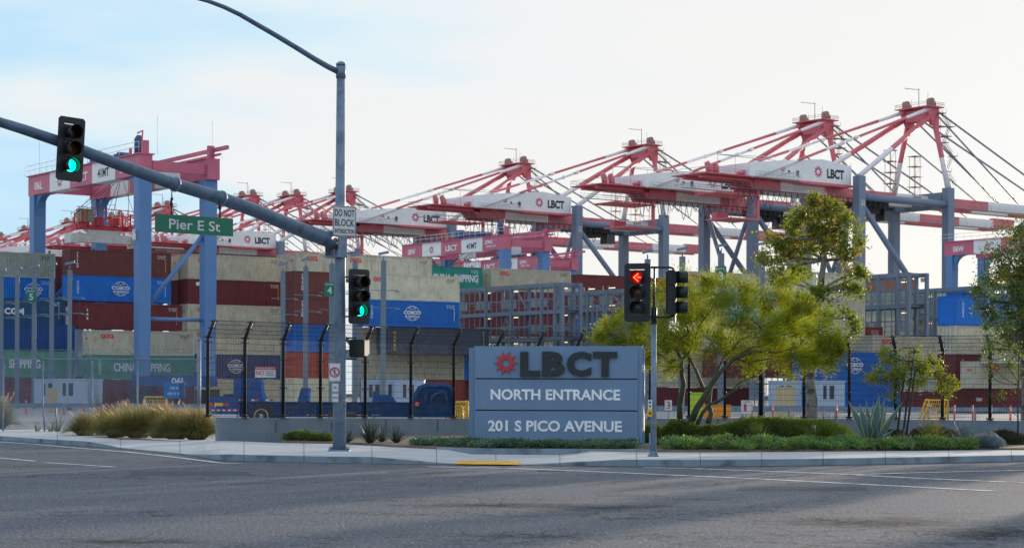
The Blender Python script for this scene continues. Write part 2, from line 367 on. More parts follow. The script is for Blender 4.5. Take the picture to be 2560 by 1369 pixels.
mh = G(1380, 1176.5, .005); m = MB(); m.tube([mh, mh+V((0,0,.006))], .3, 20); tag(m.build('manhole_cover', M_dk), 'small dark round manhole cover in the asphalt below the monument sign', 'manhole cover')

def cracks(px, py, wx, wy, n, seed):
    r_ = random.Random(seed)
    for _ in range(n):
        g = G(px+r_.gauss(0, .45)*wx, py+r_.gauss(0, .45)*wy, .003); a = r_.choice((0, 0, .3, -.3, 1.4, math.pi))+r_.gauss(0, .35); L = r_.uniform(.08, .55); k = r_.randint(2, 5); q = g.copy(); wd = r_.uniform(.004, .013)
        for i in range(k):
            a += r_.gauss(0, .45); d = V((math.cos(a), math.sin(a), 0)); e = q+d*L/k*2; nn = V((-d.y, d.x, 0))*wd*(1-.6*i/k); ck.poly([q-nn, e-nn*.7, e+nn*.7, q+nn]); q = e
ck = MB()
cracks(1200,1262,260,7,190,1); cracks(1480,1268,170,7,110,2); cracks(2150,1304,270,14,260,3); cracks(2450,1330,150,16,120,4); cracks(1300,1338,300,10,60,5); cracks(260,1352,260,7,90,6); cracks(700,1200,420,18,70,7); cracks(180,1168,200,8,60,8); cracks(1900,1245,500,25,45,9); cracks(1000,1190,200,8,50,10)
struct(ck.build('road_cracks', mat('crack filler', (.014,.016,.02), .9)))
pt = MB()
def patch(px0, px1, py0, py1):
    a, b, c, d = G(px0,py0,.002), G(px1,py0+1.5,.002), G(px1+14,py1,.002), G(px0-10,py1-1,.002); pt.poly([d, c, b, a])
patch(330,620,1176,1188); patch(1850,2160,1214,1226); patch(980,1120,1174,1182); patch(1500,1640,1232,1240)
struct(pt.build('asphalt_patch', mat('newer asphalt patch', (.05,.056,.066), .9, 0, .3, 8, .4, 60)))

# ------------------------------------------------ concrete wall under the fence
CR = [(545,60.6),(1342,67.7),(1900,73.0),(2480,69.0),(2750,67.2)]     # (photo column, distance) of the wall line
wp = [V(((x-1280)/F*d, d, 0)) for x, d in CR]
wm = MB(); zt = (.86,.78,.77,.765,.76)
for i in range(len(wp)-1):
    p, q = wp[i], wp[i+1]; d = (q-p).normalized(); nn = V((d.y, -d.x, 0))*-.16
    for (y0, y1, z0, z1, w0) in ((0,0,.38,None,0), (0,0,.0,.378,.05)):
        a0 = p-nn.normalized()*w0*1.0; b0 = q-nn.normalized()*w0; A = p+nn; B = q+nn
        t0 = z1 if z1 else zt[i]; t1 = z1 if z1 else zt[i+1]; s = len(wm.v)
        wm.v += [(a0.x,a0.y,z0),(b0.x,b0.y,z0),(B.x,B.y,z0),(A.x,A.y,z0),(a0.x,a0.y,t0),(b0.x,b0.y,t1),(B.x,B.y,t1),(A.x,A.y,t0)]
        for fc in ((0,1,5,4),(1,2,6,5),(2,3,7,6),(3,0,4,7),(4,5,6,7)): wm.face([s+k for k in fc])
wall = thing('concrete_wall', 'long low grey concrete wall carrying the black security fence', 'wall')
wm.build('wall_base', M_conc, wall)
jj = MB()
for i in range(len(wp)-1):
    p, q = wp[i], wp[i+1]; L = (q-p).length; d = (q-p)/L; k = int(L/2.4)
    for j in range(1, k+1):
        c0 = p+d*(j*L/(k+1)); jj.box(c0.x-.004, c0.x+.004, c0.y-.012-.02, c0.y+.01, .385, .76-.01)
jj.build('wall_joints', mat('wall joint', (.07,.07,.07), .9), wall)

# ------------------------------------------------ black welded mesh security fence, in two runs that meet behind the tree
def wpos(px):
    for (a, da), (b, db), i in zip(CR, CR[1:], range(9)):
        if a-60 <= px <= b or i == len(CR)-2:
            A, B = wp[i], wp[i+1]
            # cut the wall line with the sight line of this photo column
            k = (px-1280)/F; d = B-A; t = (k*A.y-A.x)/(d.x-k*d.y); p = A+d*t
            return p, d.normalized(), zt[i]+(zt[i+1]-zt[i])*t
    return None
def sec_fence(name, label, cols):
    root = thing(name, label, 'fence')
    M = MB(); bend = 2.42; ps = []
    for px in cols:
        p, d, z = wpos(px); out = V((d.y, -d.x, 0)); ps.append((p, d, z, out))
        b = V((p.x, p.y, z)); tip = b+V((0,0,bend+.52))+out*.42; c = b+V((0,0,bend-.05)); c2 = b+V((0,0,bend+.06))+out*.05
        pm = MB(); pm.tube([b+V((0,0,.004)), c, c2, tip], .052, 10); pm.cbox(b+V((0,0,.02)), (.2,.16,.03))
        for h in (.07,.93,1.79,2.3,2.44):
            q = b+V((0,0,h)); pm.beam(q-d*.14, q+d*.14, .02, .03); pm.tube([q-V((0,0,.03)), q+V((0,0,.03))], .066, 10)
        for t in (.5, .93):
            q = c2.lerp(tip, t); pm.beam(q-d*.13, q+d*.13, .02, .03)
        pm.build('post', M_fence, root)
    for (p, d, z, o), (q, d2, z2, o2) in zip(ps, ps[1:]):
        m = MB(); A, B = V((p.x, p.y, z)), V((q.x, q.y, z2)); L = (B-A).length; dd = (B-A)/L; n = int(L/.0565)
        def hv(a, b, w_, t=0):
            m.beam(a, b, w_, w_)
        for h in [.05+i*.2 for i in range(12)]+[bend]: hv(A+V((0,0,h)), B+V((0,0,h)), .011)
        for t in (.25,.5,.75,.97): hv(A+V((0,0,bend+.52*t))+o*.42*t, B+V((0,0,bend+.52*t))+o*.42*t, .013)
        for k in range(1, n):
            c = A.lerp(B, k/n); m.box(c.x-.003, c.x+.003, c.y-.003, c.y+.003, c.z+.03, c.z+bend)
            m.beam(c+V((0,0,bend)), c+V((0,0,bend+.53))+o*.43, .008, .008)
        m.build('mesh_panel', M_fence, root)
    return root
sec_fence('security_fence', 'black steel mesh fence on the wall left of and behind the monument sign', [519,612,708,801,913,1027,1134,1242,1342.5,1440,1533,1625,1722,1812,1900])
sec_fence('security_fence', 'black steel mesh fence on the wall behind the trees and the large agave at right', [1904,2010,2123,2239,2356,2475,2592,2700])

# ------------------------------------------------ chain link fence at left
root = thing('chain_link_fence', 'grey chain link fence with barbed wire arms behind the tall grasses', 'fence')
cl = [(-110,75.5),(8,74.6),(107,74),(230,73),(343,72.2),(420,71.6),(497,71)]
cps = []
for i, (px, d) in enumerate(cl):
    b = G(px, 1081, .3); b = V(((px-1280)/F*d, d, .12)); z = P(px, 897, d).z; cps.append((b, z))
    if px == 420: continue
    m = MB(); term = px == 497; r = .075 if term else .032
    x0 = .07 if px == 107 else 0
    if term: m.tube([b, V((b.x, b.y, z+.68))], r, 12); m.tube([V((b.x,b.y,z+.68)), V((b.x,b.y,z+.72))], [.085,.03], 12)
    else:
        m.tube([b+V((x0,0,0)), b+V((x0*.8,0,.5)), b+V((0,0,.9)), V((b.x,b.y,z))], r, 8); m.tube([V((b.x,b.y,z)), V((b.x-.34, b.y-.08, z+.34))], .022, 6)
        m.tube([V((b.x,b.y,z-.03)), V((b.x,b.y,z+.04))], .045, 8)
    m.build('post', M_galv, root)
m = MB()
for (a, za), (b, zb) in zip(cps, cps[1:]): m.tube([(a.x,a.y,za),(b.x,b.y,zb)], .024, 8)
m.build('top_rail', M_galv, root)
m = MB()
for k in (.35,.68,1.0):
    for (a, za), (b, zb) in zip(cps, cps[1:]): m.tube([(a.x-.34*k,a.y-.08*k,za+.34*k),(b.x-.34*k*(b.x < -11.4 or 1),b.y-.08*k,zb+.34*k)], .006, 4)
    for (a, za), (b, zb) in zip(cps, cps[1:]):
        for j in range(8):
            c = V((a.x-.34*k,a.y-.08*k,za+.34*k)).lerp(V((b.x-.34*k,b.y-.08*k,zb+.34*k)), (j+.5)/8); m.tube([c-V((.03,0,.03)), c+V((.03,0,.03))], .004, 3)
m.build('barbed_wire', M_galv, root)
m = MB(); pitch = .085
for (a, za), (b, zb) in zip(cps, cps[1:]):
    L = (b-a).length; H = za-.2; n = int((L+H)/pitch)
    for s in (1, -1):
        for k in range(n):
            u0 = k*pitch if s == 1 else L-k*pitch; u1 = u0-H*s
            pts = []
            for u, h in ((u0, 0.), (u1, H)): pts.append((u, h))
            (ua, ha), (ub, hb) = pts
            def clip(ua, ha, ub, hb):
                for lim, sg in ((0, 1), (L, -1)):
                    if (ua-lim)*sg < 0 and (ub-lim)*sg < 0: return None
                    if (ua-lim)*sg < 0: t = (lim-ua)/(ub-ua); ua, ha = lim, ha+(hb-ha)*t
                    if (ub-lim)*sg < 0: t = (lim-ub)/(ua-ub); ub, hb = lim, hb+(ha-hb)*t
                return ua, ha, ub, hb
            c = clip(ua, ha, ub, hb)
            if not c: continue
            q0 = a.lerp(b, c[0]/L)+V((0, .002*s, .1+c[1])); q1 = a.lerp(b, c[2]/L)+V((0, .002*s, .1+c[3]))
            if (q1-q0).length > .05: m.beam(q0, q1, .0095, .0095)
m.build('chain_mesh', M_galvd, root)
def lerp_px(pxx):                        # point on the chain link fence line
    for (p0, d0), (p1, d1) in zip(cl, cl[1:]):
        if p0 <= pxx <= p1: return d0+(d1-d0)*(pxx-p0)/(p1-p0)
def flat_sign(name, label, px0, px1, py0, py1, D, rz, mats, lines, thick=.012, group=None, frame=None, fw=.02):
    a, b = P(px0, (py0+py1)/2, D), P(px1, (py0+py1)/2, D); w_ = (b.x-a.x)/math.cos(rz)*(1 if True else 0); h_ = (py1-py0)/F*D; c = (a+b)/2
    t = thing(name, label, 'sign', c, rz, group); m = MB(); m.box(-w_/2, w_/2, 0, thick, -h_/2, h_/2); m.build('panel', mats[0], t)
    if frame:
        fr = MB(); e = frame
        for (x0, x1, z0, z1) in ((-w_/2+e, w_/2-e, h_/2-e-fw, h_/2-e), (-w_/2+e, w_/2-e, -h_/2+e, -h_/2+e+fw), (-w_/2+e, -w_/2+e+fw, -h_/2+e+fw, h_/2-e-fw), (w_/2-e-fw, w_/2-e, -h_/2+e+fw, h_/2-e-fw)): fr.box(x0, x1, -.004, -.0005, z0, z1)
        fr.build('border', mats[1], t)
    for (s, fx, fz, fw2, fh, mm) in lines: text(s, fw2*w_, fh*h_, mm, t, (fx*w_, -.006, fz*h_), bold=.012)
    return t, w_, h_
flat_sign('address_sign', 'blue address plate reading 1200 W PIER E ST on the chain link fence', 409, 462, 956, 995, lerp_px(435)-.1, 0, (M_signb, M_signw), [('1200 W', .0, .16, .42, .17, M_signw), ('PIER "E" ST.', .0, -.2, .62, .17, M_signw)], frame=.0, fw=.02)
pz, dz_, zz = wpos(663)
ang = math.atan2(dz_.y, dz_.x)
q = P(663, 930, pz.y-.12)
t, w_, h_ = flat_sign('private_property_sign', 'small red and white PRIVATE PROPERTY NO sign on the black fence', 640, 687, 916, 943, pz.y-.12, ang, (M_signw, M_signr), [('NO', -.27, -.08, .40, .42, M_signr), ('SOLICITING', .22, .08, .42, .11, M_signk), ('LOITERING', .2, -.1, .38, .11, M_signk), ('TRESPASSING', .23, -.28, .44, .11, M_signk)])
MB().box(-w_/2, w_/2, -.004, -.0005, h_*.23, h_/2).build('header_band', M_signr, t); text('PRIVATE PROPERTY', w_*.9, h_*.15, M_signw, t, (0, -.008, h_*.37), bold=.012)

# ------------------------------------------------ tall signal pole with its mast arm
PD = 50.4; pb = V(((849-1280)/F*PD-.0, PD, .15)); ARM = V((-.59,-.807,0))
root = thing('signal_pole', 'tall galvanised steel signal pole with a long curved mast arm at the corner', 'signal pole', pb)
ztop = P(853, 164, PD).z-pb.z
m = MB(); m.tube([(0,0,.03),(0,0,ztop)], [.172,.105], 16); m.build('pole', M_galv, root)
m = MB(); m.tube([(0,0,ztop),(0,0,ztop+.05),(0,0,ztop+.1)], [.125,.125,.05], 16); m.tube([(0,0,ztop-.32),(0,0,ztop-.02)], [.125,.125], 16); m.build('pole_cap', M_galv, root)
m = MB(); m.box(-.27,.27,-.27,.27,0,.035)
for i in (-1,1):
    for j in (-1,1): m.tube([(i*.21,j*.21,.035),(i*.21,j*.21,.11)], .035, 8)
m.build('base_plate', M_galv, root)
def armpt(px, py, dirv=ARM):
    k = (px-1280)/F; t = (k*pb.y-pb.x)/(dirv.x-k*dirv.y); D = pb.y+dirv.y*t; return P(px, py, D)-pb, t
pts = [armpt(x, y)[0] for x, y in ((836,604),(800,592),(760,577),(700,552),(640,527),(540,491),(438,461),(330,423),(230,386),(143,352),(60,324),(0,305.5),(-60,288),(-160,262))]
rad = [.2-.115*i/13 for i in range(14)]
m = MB(); m.tube(pts, rad, 16); m.build('mast_arm', M_galvd, root)
m = MB()
for x, y in ((438,461),(553,496)):
    a, _ = armpt(x-2, y-.7); b, _ = armpt(x+2, y+.7); r = .175 if x < 500 else .19; m.tube([a, b], r, 16)
m.build('arm_band', M_galv, root)
m = MB(); zc = P(850, 610, PD).z-pb.z; e = ARM; nrm = V((-e.y, e.x, 0))
for zz_, hh in ((zc-.33, .04), (zc+.30, .04)):
    s = len(m.v)
    for z in (zz_-hh/2, zz_+hh/2):
        for (u, v_) in ((-.05,-.2),(.33,-.24),(.33,.24),(-.05,.2)): m.v.append(tuple(e*u+nrm*v_+V((0,0,z))))
    for fc in ((0,3,2,1),(4,5,6,7),(0,1,5,4),(1,2,6,5),(2,3,7,6),(3,0,4,7)): m.face([s+k for k in fc])
for sd_ in (-1, 1):
    s = len(m.v)
    for (u, z) in ((.0, zc-.31),(.32, zc-.31),(.32, zc+.28),(.0, zc+.28)):
        for w2 in (.2, .225): m.v.append(tuple(e*u+nrm*(w2*sd_)+V((0,0,z))))
    for fc in ((0,2,4,6),(1,7,5,3),(0,1,3,2),(2,3,5,4),(4,5,7,6),(6,7,1,0)): m.face([s+k for k in fc])
m.build('arm_bracket', M_galv, root)
LD = V((-.82,-.57,0))
pts = [armpt(x, y, LD)[0] for x, y in ((846,180),(820,167),(790,150),(740,119),(690,89),(650,66),(600,37),(560,18),(520,3),(470,-10),(400,-24))]
m = MB(); m.tube(pts, [.075-.003*i for i in range(11)], 12); m.build('luminaire_arm', M_galvd, root)
m = MB()
for y in (884, 918, 872, 780, 803):
    z = P(850, y, PD).z-pb.z; m.tube([(-.16,-.03,z),(-.2,-.04,z)], .018, 6)
for y in (915, 960, 1000): 
    z = P(850, y, PD).z-pb.z; m.tube([(0,0,z-.01),(0,0,z+.01)], .172, 16)
m.build('bands', M_galv, root)

# ------------------------------------------------ signal heads
def arcshell(m, cx, cz, r, y0, y1, a0, a1, th=.006, n=22):
    s = len(m.v)
    for i in range(n+1):
        t = R(a0+(a1-a0)*i/n); drop = .0
        for rr, y in ((r, y0), (r, y1), (r-th, y1), (r-th, y0)): m.v.append((cx+rr*math.cos(t), y, cz+rr*math.sin(t)))
    for i in range(n):
        for j in range(4): m.face([s+i*4+j, s+i*4+(j+1)%4, s+(i+1)*4+(j+1)%4, s+(i+1)*4+j], 0, j in (0, 2))
LN = {k: mat(k+' lens', c, .25, 0, .02, 2, emit=e) for k, c, e in (('dark red',(.05,.004,.004),0),('dark amber',(.11,.035,.006),0),('dark green',(.03,.035,.03),0),('lit green',(.0,.80,.42),2.0),('lit arrow red',(1.,.12,.03),3.0),('arrow field red',(.30,.0,.0),.5))}
def signal(label, loc, rz, lit='g', tilt=0, group='traffic signal heads'):
    t = thing('traffic_light', label, 'traffic light', loc, rz, group); t.rotation_euler = (0, tilt, rz)
    m = MB(); W_, H_ = .31, .69
    m.box(-W_, -.171, -.012, .0, -H_+.156, H_-.146); m.box(.171, W_, -.012, .0, -H_+.156, H_-.146)
    cr = .05
    def cap(z0, z1, sg):
        pr = [(-W_, z0), (W_, z0)]+([(W_, z1-cr), (W_-cr, z1), (-W_+cr, z1), (-W_, z1-cr)] if sg > 0 else [(W_, z1+cr), (W_-cr, z1), (-W_+cr, z1), (-W_, z1+cr)])
        m.prism(pr, -.012, 0)
    cap(H_-.145, H_, 1); cap(-H_+.155, -H_, -1)
    m.v = [v for v in m.v]
    m.build('backplate', M_black, t)
    m = MB()
    for k in (-1, 0, 1): m.box(-.172,.172,-.03,.17, k*.356-.17, k*.356+.17)
    m.box(-.06,.06,.17,.22,-.5,.5); m.build('housing', M_black, t)
    for k, nm, col in ((1,'red lens','dark red'),(0,'amber lens','dark amber'),(-1,'green lens','dark green')):
        vz = MB(); arcshell(vz, 0, k*.356, .158, -.031, -.30, -50, 230); vz.build('visor', M_black, t)
        lm = MB(); lit_here = (lit == 'g' and k == -1) or (lit == 'r' and k == 1)
        c = 'lit green' if lit == 'g' and k == -1 else ('arrow field red' if lit == 'r' and k == 1 else col)
        s = len(lm.v); n = 28
        for ri, yy in ((.135, -.032), (.09, -.044), (.0001, -.052)):
            for i in range(n): lm.v.append((ri*math.cos(2*math.pi*i/n), yy, k*.356+ri*math.sin(2*math.pi*i/n)))
        for a in (0, 1):
            for i in range(n): lm.face([s+a*n+i, s+a*n+(i+1)%n, s+(a+1)*n+(i+1)%n, s+(a+1)*n+i], 0, True)
        lo = lm.build('lens', LN[c], t, {'lit green': 'lit green lens', 'arrow field red': 'red lens with a lit left arrow'}.get(c, 'unlit '+nm))
        if lit == 'r' and k == 1:
            am = MB()
            am.beam((.085,-.062,.356),(-.0,-.062,.356),.028,.01); am.beam((-.085,-.062,.356),(.03,-.062,.45),.026,.01); am.beam((-.085,-.062,.356),(.03,-.062,.262),.026,.01)
            am.build('arrow', LN['lit arrow red'], lo)
    return t
p, tt = armpt(176, 366); rz = R(37)
c = p+pb; base = P(176, 373, c.y-.28)
signal('overhead traffic light lit green, hanging on the mast arm against the sky', base, rz, 'g', R(3))
signal('traffic light lit green on the right side of the tall signal pole', P(897, 741, PD-.25), rz, 'g')
m = MB(); a0 = P(855,690,PD)-P(0,0,PD)*0; q = P(897, 741, PD-.05)
brk = thing('signal_bracket', 'black pipe bracket holding the green traffic light to the tall pole', 'bracket', q)
for dz in (.5, -.5): m.tube([(0,.05,dz),(-.2,.14,dz),(-.42,.06,dz)], .022, 8)
m.build('bracket_pipe', M_black, brk)
# pedestrian head seen from behind
q = P(900, 870.5, PD+.35); t = thing('pedestrian_signal', 'black pedestrian signal box on the back of the tall pole', 'pedestrian signal', q, R(-20))
m = MB(); m.prism([(-.23,-.19),(-.19,-.23),(.16,-.23),(.2,-.19),(.2,.19),(.16,.23),(-.19,.23),(-.23,.19)], -.16, .05); m.build('housing', M_black, t)
m = MB(); m.box(-.2,.17,.05,.2,.2,.215); m.box(-.2,-.19,.05,.2,-.15,.2); m.box(.16,.17,.05,.2,-.15,.2); m.build('visor', M_black, t)
m = MB(); m.tube([(-.1,0,.23),(-.1,0,.27),(-.42,-.1,.27)], .02, 8); m.tube([(-.1,0,-.23),(-.1,0,-.27),(-.42,-.1,-.27)], .02, 8); m.build('bracket_pipe', M_black, t)

# ------------------------------------------------ signs on the pole and the arm
t, w_, h_ = flat_sign('regulatory_sign', 'white sign reading DO NOT BLOCK INTERSECTION on the tall pole', 834.5, 888.5, 515, 590.5, PD-.32, rz, (M_signw, M_signk),
   [('DO NOT', 0, .27, .84, .23, M_signk), ('BLOCK', 0, -.05, .84, .23, M_signk), ('INTERSECTION', 0, -.335, .84, .15, M_signk)], frame=.012, fw=.014)
hw = MB().box(-.05,.05,.012,.2,-.02,.02).build('mount', M_galv, t)
p, tt = armpt(487, 478); D_ = (p+pb).y
t, w_, h_ = flat_sign('street_name_sign', 'green street name sign reading Pier E St hanging below the mast arm', 401, 573, 540, 585, D_-.05, R(39), (M_signg, M_signw), [('Pier E St', 0, -.01, .66, .56, M_signw)], thick=.03, frame=.0, fw=.022)
m = MB()
for fx, zt_ in ((-.29, .62), (.33, .46)):
    x = fx*w_; m.tube([(x,.015,h_/2),(x,.015,h_/2+.2)], .022, 6); m.tube([(x,.015,h_/2+.2),(x-.02,.015,h_/2+.3),(x+.01,.015,h_/2+.38)], [.04,.03,.04], 8); m.tube([(x,.015,h_/2+.36),(x,.015,h_/2+zt_)], .015, 6)
m.build('hanger', M_dk, t)
t, w_, h_ = flat_sign('no_pedestrians_sign', 'white sign with a crossed out walking figure low on the tall pole', 822, 851.5, 906.5, 953.5, PD-.25, R(12), (M_signw, M_signk), [], frame=.008, fw=.008)
m = MB(); ring(m, 0, 0, w_*.42, w_*.42, .032, -.009, n=36); m.build('red_circle', M_signr, t)
m = MB(); sc_ = w_*.42
for a, b, ww in (((-.03,.5),(.02,.1),.14),((.02,.1),(-.18,-.6),.10),((.02,.1),(.2,-.58),.10),((-.03,.42),(-.25,.1),.07),((0,.42),(.22,.15),.07)):
    m.beam((a[0]*sc_,-.007,a[1]*sc_), (b[0]*sc_,-.007,b[1]*sc_), ww*sc_*.6, .004) if False else m.prism([((a[0]-ww/2)*sc_, a[1]*sc_), ((b[0]-ww/2)*sc_, b[1]*sc_), ((b[0]+ww/2)*sc_, b[1]*sc_), ((a[0]+ww/2)*sc_, a[1]*sc_)], -.008, -.004)
m.prism([(sc_*.12*math.cos(i*.6283)-.01*sc_, sc_*(.68+.12*math.sin(i*.6283))) for i in range(10)], -.008, -.004); m.build('walking_figure', M_signk, t)
m = MB(); m.prism([(-.62*sc_,.72*sc_),(-.72*sc_,.62*sc_),(.62*sc_,-.72*sc_),(.72*sc_,-.62*sc_)], -.012, -.009); m.build('slash', M_signr, t)
flat_sign('no_crossing_sign', 'small white sign reading NO PEDESTRIAN CROSSING under the crossed out figure', 829.5, 847, 957, 1004.5, PD-.25, R(12), (M_signw, M_signk), [('NO', 0, .27, .42, .14, M_signk), ('PEDESTRIAN', 0, 0, .84, .10, M_signk), ('CROSSING', 0, -.26, .78, .10, M_signk)], frame=.006, fw=.006)

# ------------------------------------------------ short signal post at right
QD = 47.; qb = V(((1634-1280)/F*QD, QD, .15)); root = thing('signal_post', 'short grey signal post beside the right edge of the monument sign', 'signal post', qb)
zp = P(1635, 808, QD).z-.15
m = MB(); m.tube([(0,0,.04),(.0,0,zp)], [.074,.062], 14); m.build('post', M_galv, root)
m = MB(); m.tube([(0,0,.0),(0,0,.05),(0,0,.055),(0,0,.13)], [.13,.13,.08,.075], 16)
for i in range(4): t_ = i*math.pi/2+.7; m.tube([(math.cos(t_)*.11,math.sin(t_)*.11,.05),(math.cos(t_)*.11,math.sin(t_)*.11,.15)], .014, 6)
m.build('base_plate', M_galv, root)
m = MB(); m.tube([(0,0,zp-.01),(0,0,zp+.38)], .072, 12); m.tube([(0,0,zp+.38),(.01,0,P(1636,668,QD).z-.15)], .024, 8)
z1, z2 = P(1636,668,QD).z-.15, P(1636,792,QD).z-.15
for z in (z1, z2): m.tube([(-.12,0,z),(.38,0,z),(.45,0,z-.03 if z == z1 else z+.03),(.45,0,z-.1 if z == z1 else z+.05)], .026, 8)
m.build('bracket', M_black, root)
m = MB(); m.box(-.1,-.06,-.05,.05,.28,.55); m.build('handhole_cover', M_galv, root)
signal('traffic light showing a lit red left arrow beside the palo verde tree', P(1593.5, 731, QD-.1), R(-12), 'r')
signal('unlit traffic light seen from the side on the short right post', P(1693-5, 731.5, QD), R(84), 'off')
t = thing('pedestrian_button', 'yellow pedestrian push button with a white instruction plate on the short right post', 'push button', P(1625, 1020, QD-.09))
m = MB(); m.prism([(-.055,-.2),(.05,-.2),(.06,-.03),(-.06,-.03),(-.065,-.1)], -.05, .03); m.build('button_housing', M_yel, t)
m = MB(); m.tube([(0,-.051,-.11),(0,-.07,-.11)], .028, 12); m.build('button', M_dk, t)
m = MB(); m.box(-.052,.052,-.035,-.02,-.025,.2); m.build('instruction_plate', M_signw, t)
m = MB(); m.box(-.03,.02,-.037,-.0355,.12,.16); m.box(-.02,.02,-.037,-.0355,.03,.07); m.build('pictogram', M_signk, t)

# ------------------------------------------------ monument sign
M_ms = mat('monument sign paint', sc(114,140,168), .5, 0, .08, .9, .04, 20, streak=.10)
M_ml = mat('white acrylic letters', (.95,.95,.95), .4)
M_mk = mat('dark bronze letters', (.018,.024,.023), .5, 0, .3, 3)
M_mr = mat('red emblem', (.50,.03,.04), .4)
SD = 54.2; a = P(1184, 1104, SD+.35); b = P(1605, 1109, SD-.35); ang = math.atan2(b.y-a.y, b.x-a.x); Wd = (V((b.x,b.y))-V((a.x,a.y))).length; Hs = 240.5/F*SD
t = thing('monument_sign', 'blue grey monument sign with raised letters for the north entrance in a planter', 'monument sign', (a.x, a.y, .30), ang)
m = MB(); m.box(-.16, Wd+.03, .14, .5, -.02, Hs-.05); m.build('rear_cabinet', M_ms, t)
m = MB(); m.box(0, Wd, .02, .137, 0, Hs); m.build('front_cabinet', M_ms, t)
m = MB(); m.box(-.3, Wd+.35, -.1, .62, -.22, -.025); m.build('footing', M_kerb, t)
pw = Wd-.22; zc_ = [Hs*(1-(948-866)/240.5), Hs*(1-(1027-866)/240.5)]
for (z0, z1) in ((zc_[0]+.018, Hs-.06), (zc_[1]+.018, zc_[0]-.018), (.03, zc_[1]-.018)):
    m = MB(); m.box(.04, Wd-.12, -.03, .018, z0, z1); m.build('face_panel', M_ms, t)
m = MB()
for z in zc_: m.box(.06, Wd-.14, .012, .0195, z-.0178, z+.0178)
m.build('panel_gap', M_signk, t)
def sx(px): return (px-1184)/421*Wd
def sz(py, px): return Hs*(1-(py-(865+.01*(px-1184)))/240.5)
m = MB(); star(m, sx(1265.5), sz(909, 1265), 30.5/421*Wd, -.075, -.035, 10); m.build('emblem', M_mr, t)
for ch, x0, x1, y0, y1 in (('L',1302,1351,880,942),('B',1357,1413,880,942),('C',1418,1479,880,943),('T',1484,1543,881,944)):
    text(ch, (x1-x0)/421*Wd, 62/421*Wd, M_mk, t, ((sx(x0)+sx(x1))/2, -.07, sz((y0+y1)/2+1, x0)), bold=.055, depth=.04)
text('NORTH ENTRANCE', (1551-1227)/421*Wd, 27/421*Wd, M_ml, t, (sx(1389), -.037, sz(988.5, 1389)), bold=.03, depth=.006)
text('201 S PICO AVENUE', (1555-1220)/421*Wd, 27.5/421*Wd, M_ml, t, (sx(1388), -.037, sz(1067, 1388)), bold=.03, depth=.006)

# ------------------------------------------------ shipping containers
CA = R(32); c1 = V((math.cos(CA), math.sin(CA), 0)); c2 = V((-math.sin(CA), math.cos(CA), 0))
def cpaint(name, r, g, b, st=.5): return mat(name, sc(r, g, b), .6, 0, .16, .9, rnd=.16, streak=min(.75, st+.2), dark=tuple(x*.55+.02 for x in sc(r, g, b)), dscale=1.1, dpos=(.56,.86))
CP = dict(tan=cpaint('beige container paint',196,188,164), grey=cpaint('grey green container paint',160,168,156), brown=cpaint('brown container paint',108,50,44,.2), maroon=cpaint('maroon container paint',106,34,38,.2),
  blue=cpaint('blue container paint',0,104,190,.1), navy=cpaint('navy container paint',12,64,124,.1), teal=cpaint('dark teal container paint',14,70,104,.1), green=cpaint('green container paint',84,144,120,.3), sea=cpaint('sea green container paint',30,128,112,.1),
  red=cpaint('rust red container paint',150,52,42,.2), dark=cpaint('dark grey container paint',58,66,82,.1), lime=cpaint('bright green container paint',0,130,40,.1), orange=cpaint('orange container paint',150,104,84,.2), aqua=cpaint('aqua container paint',30,160,160,.1))
M_cr = mat('red container print', (.72,.03,.03), .5); M_cwh = mat('white container print', (.72,.74,.76), .5); M_cye = mat('yellow container print', (.75,.45,.02), .5)
SH = {}
def shell_mesh(L, h, short=False):
    k = (L, h)
    if k in SH: return SH[k]
    m = MB(); W_ = 2.44; p = .28; n = int((L-.3)/p); x0 = .15; pp = (L-.3)/n
    def corr(path, base):                 # path(i) -> x along, depth inward
        prof = []
        for i in range(n_): prof += [(i*pq, 0), (i*pq+pq*.28, 0), (i*pq+pq*.5, .045), (i*pq+pq*.78, .045)]
        prof.append((n_*pq, 0)); s = len(m.v)
        for a, d in prof:
            for z in (.15, h-.12): m.v.append(base(a, d, z))
        for i in range(len(prof)-1): m.face([s+2*i, s+2*i+2, s+2*i+3, s+2*i+1])
    n_, pq = n, pp; corr(None, lambda a, d, z: (x0+a, .03+d, z)); 
    n_ = int(2.14/.23); pq = 2.14/n_; corr(None, lambda a, d, z: (.03+d, W_-.15-a, z))
    m.box(.1, L-.05, .12, W_-.03, .15, h-.04)
    me = m.mesh('shell'); f = MB()
    for (a, b) in ((0,.15),(L-.15,L)):
        for (c, d) in ((0,.15),(W_-.15,W_)): f.box(a, b, c, d, 0, h)
    for (c, d) in ((.0,.07),(W_-.07,W_)): f.box(.151, L-.151, c+.004, d, h-.12, h-.01); f.box(.151, L-.151, c+.004, d, .01, .15)
    for a in (.004, L-.08): f.box(a, a+.07, .151, W_-.151, h-.12, h-.01); f.box(a, a+.07, .151, W_-.151, .01, .15)
    fe = f.mesh('frame'); d = MB()
    for i in range(4): y = .45+i*.5; d.tube([(-.03,y,.12),(-.03,y,h-.1)], .02, 6)
    de = d.mesh('lock_rods')
    for me_ in (me, fe, de): me_.materials.append(CP['tan'])
    SH[k] = (me, fe, de); return SH[k]
def setm(o, m): o.material_slots[0].link = 'OBJECT'; o.material_slots[0].material = m
LG = {}
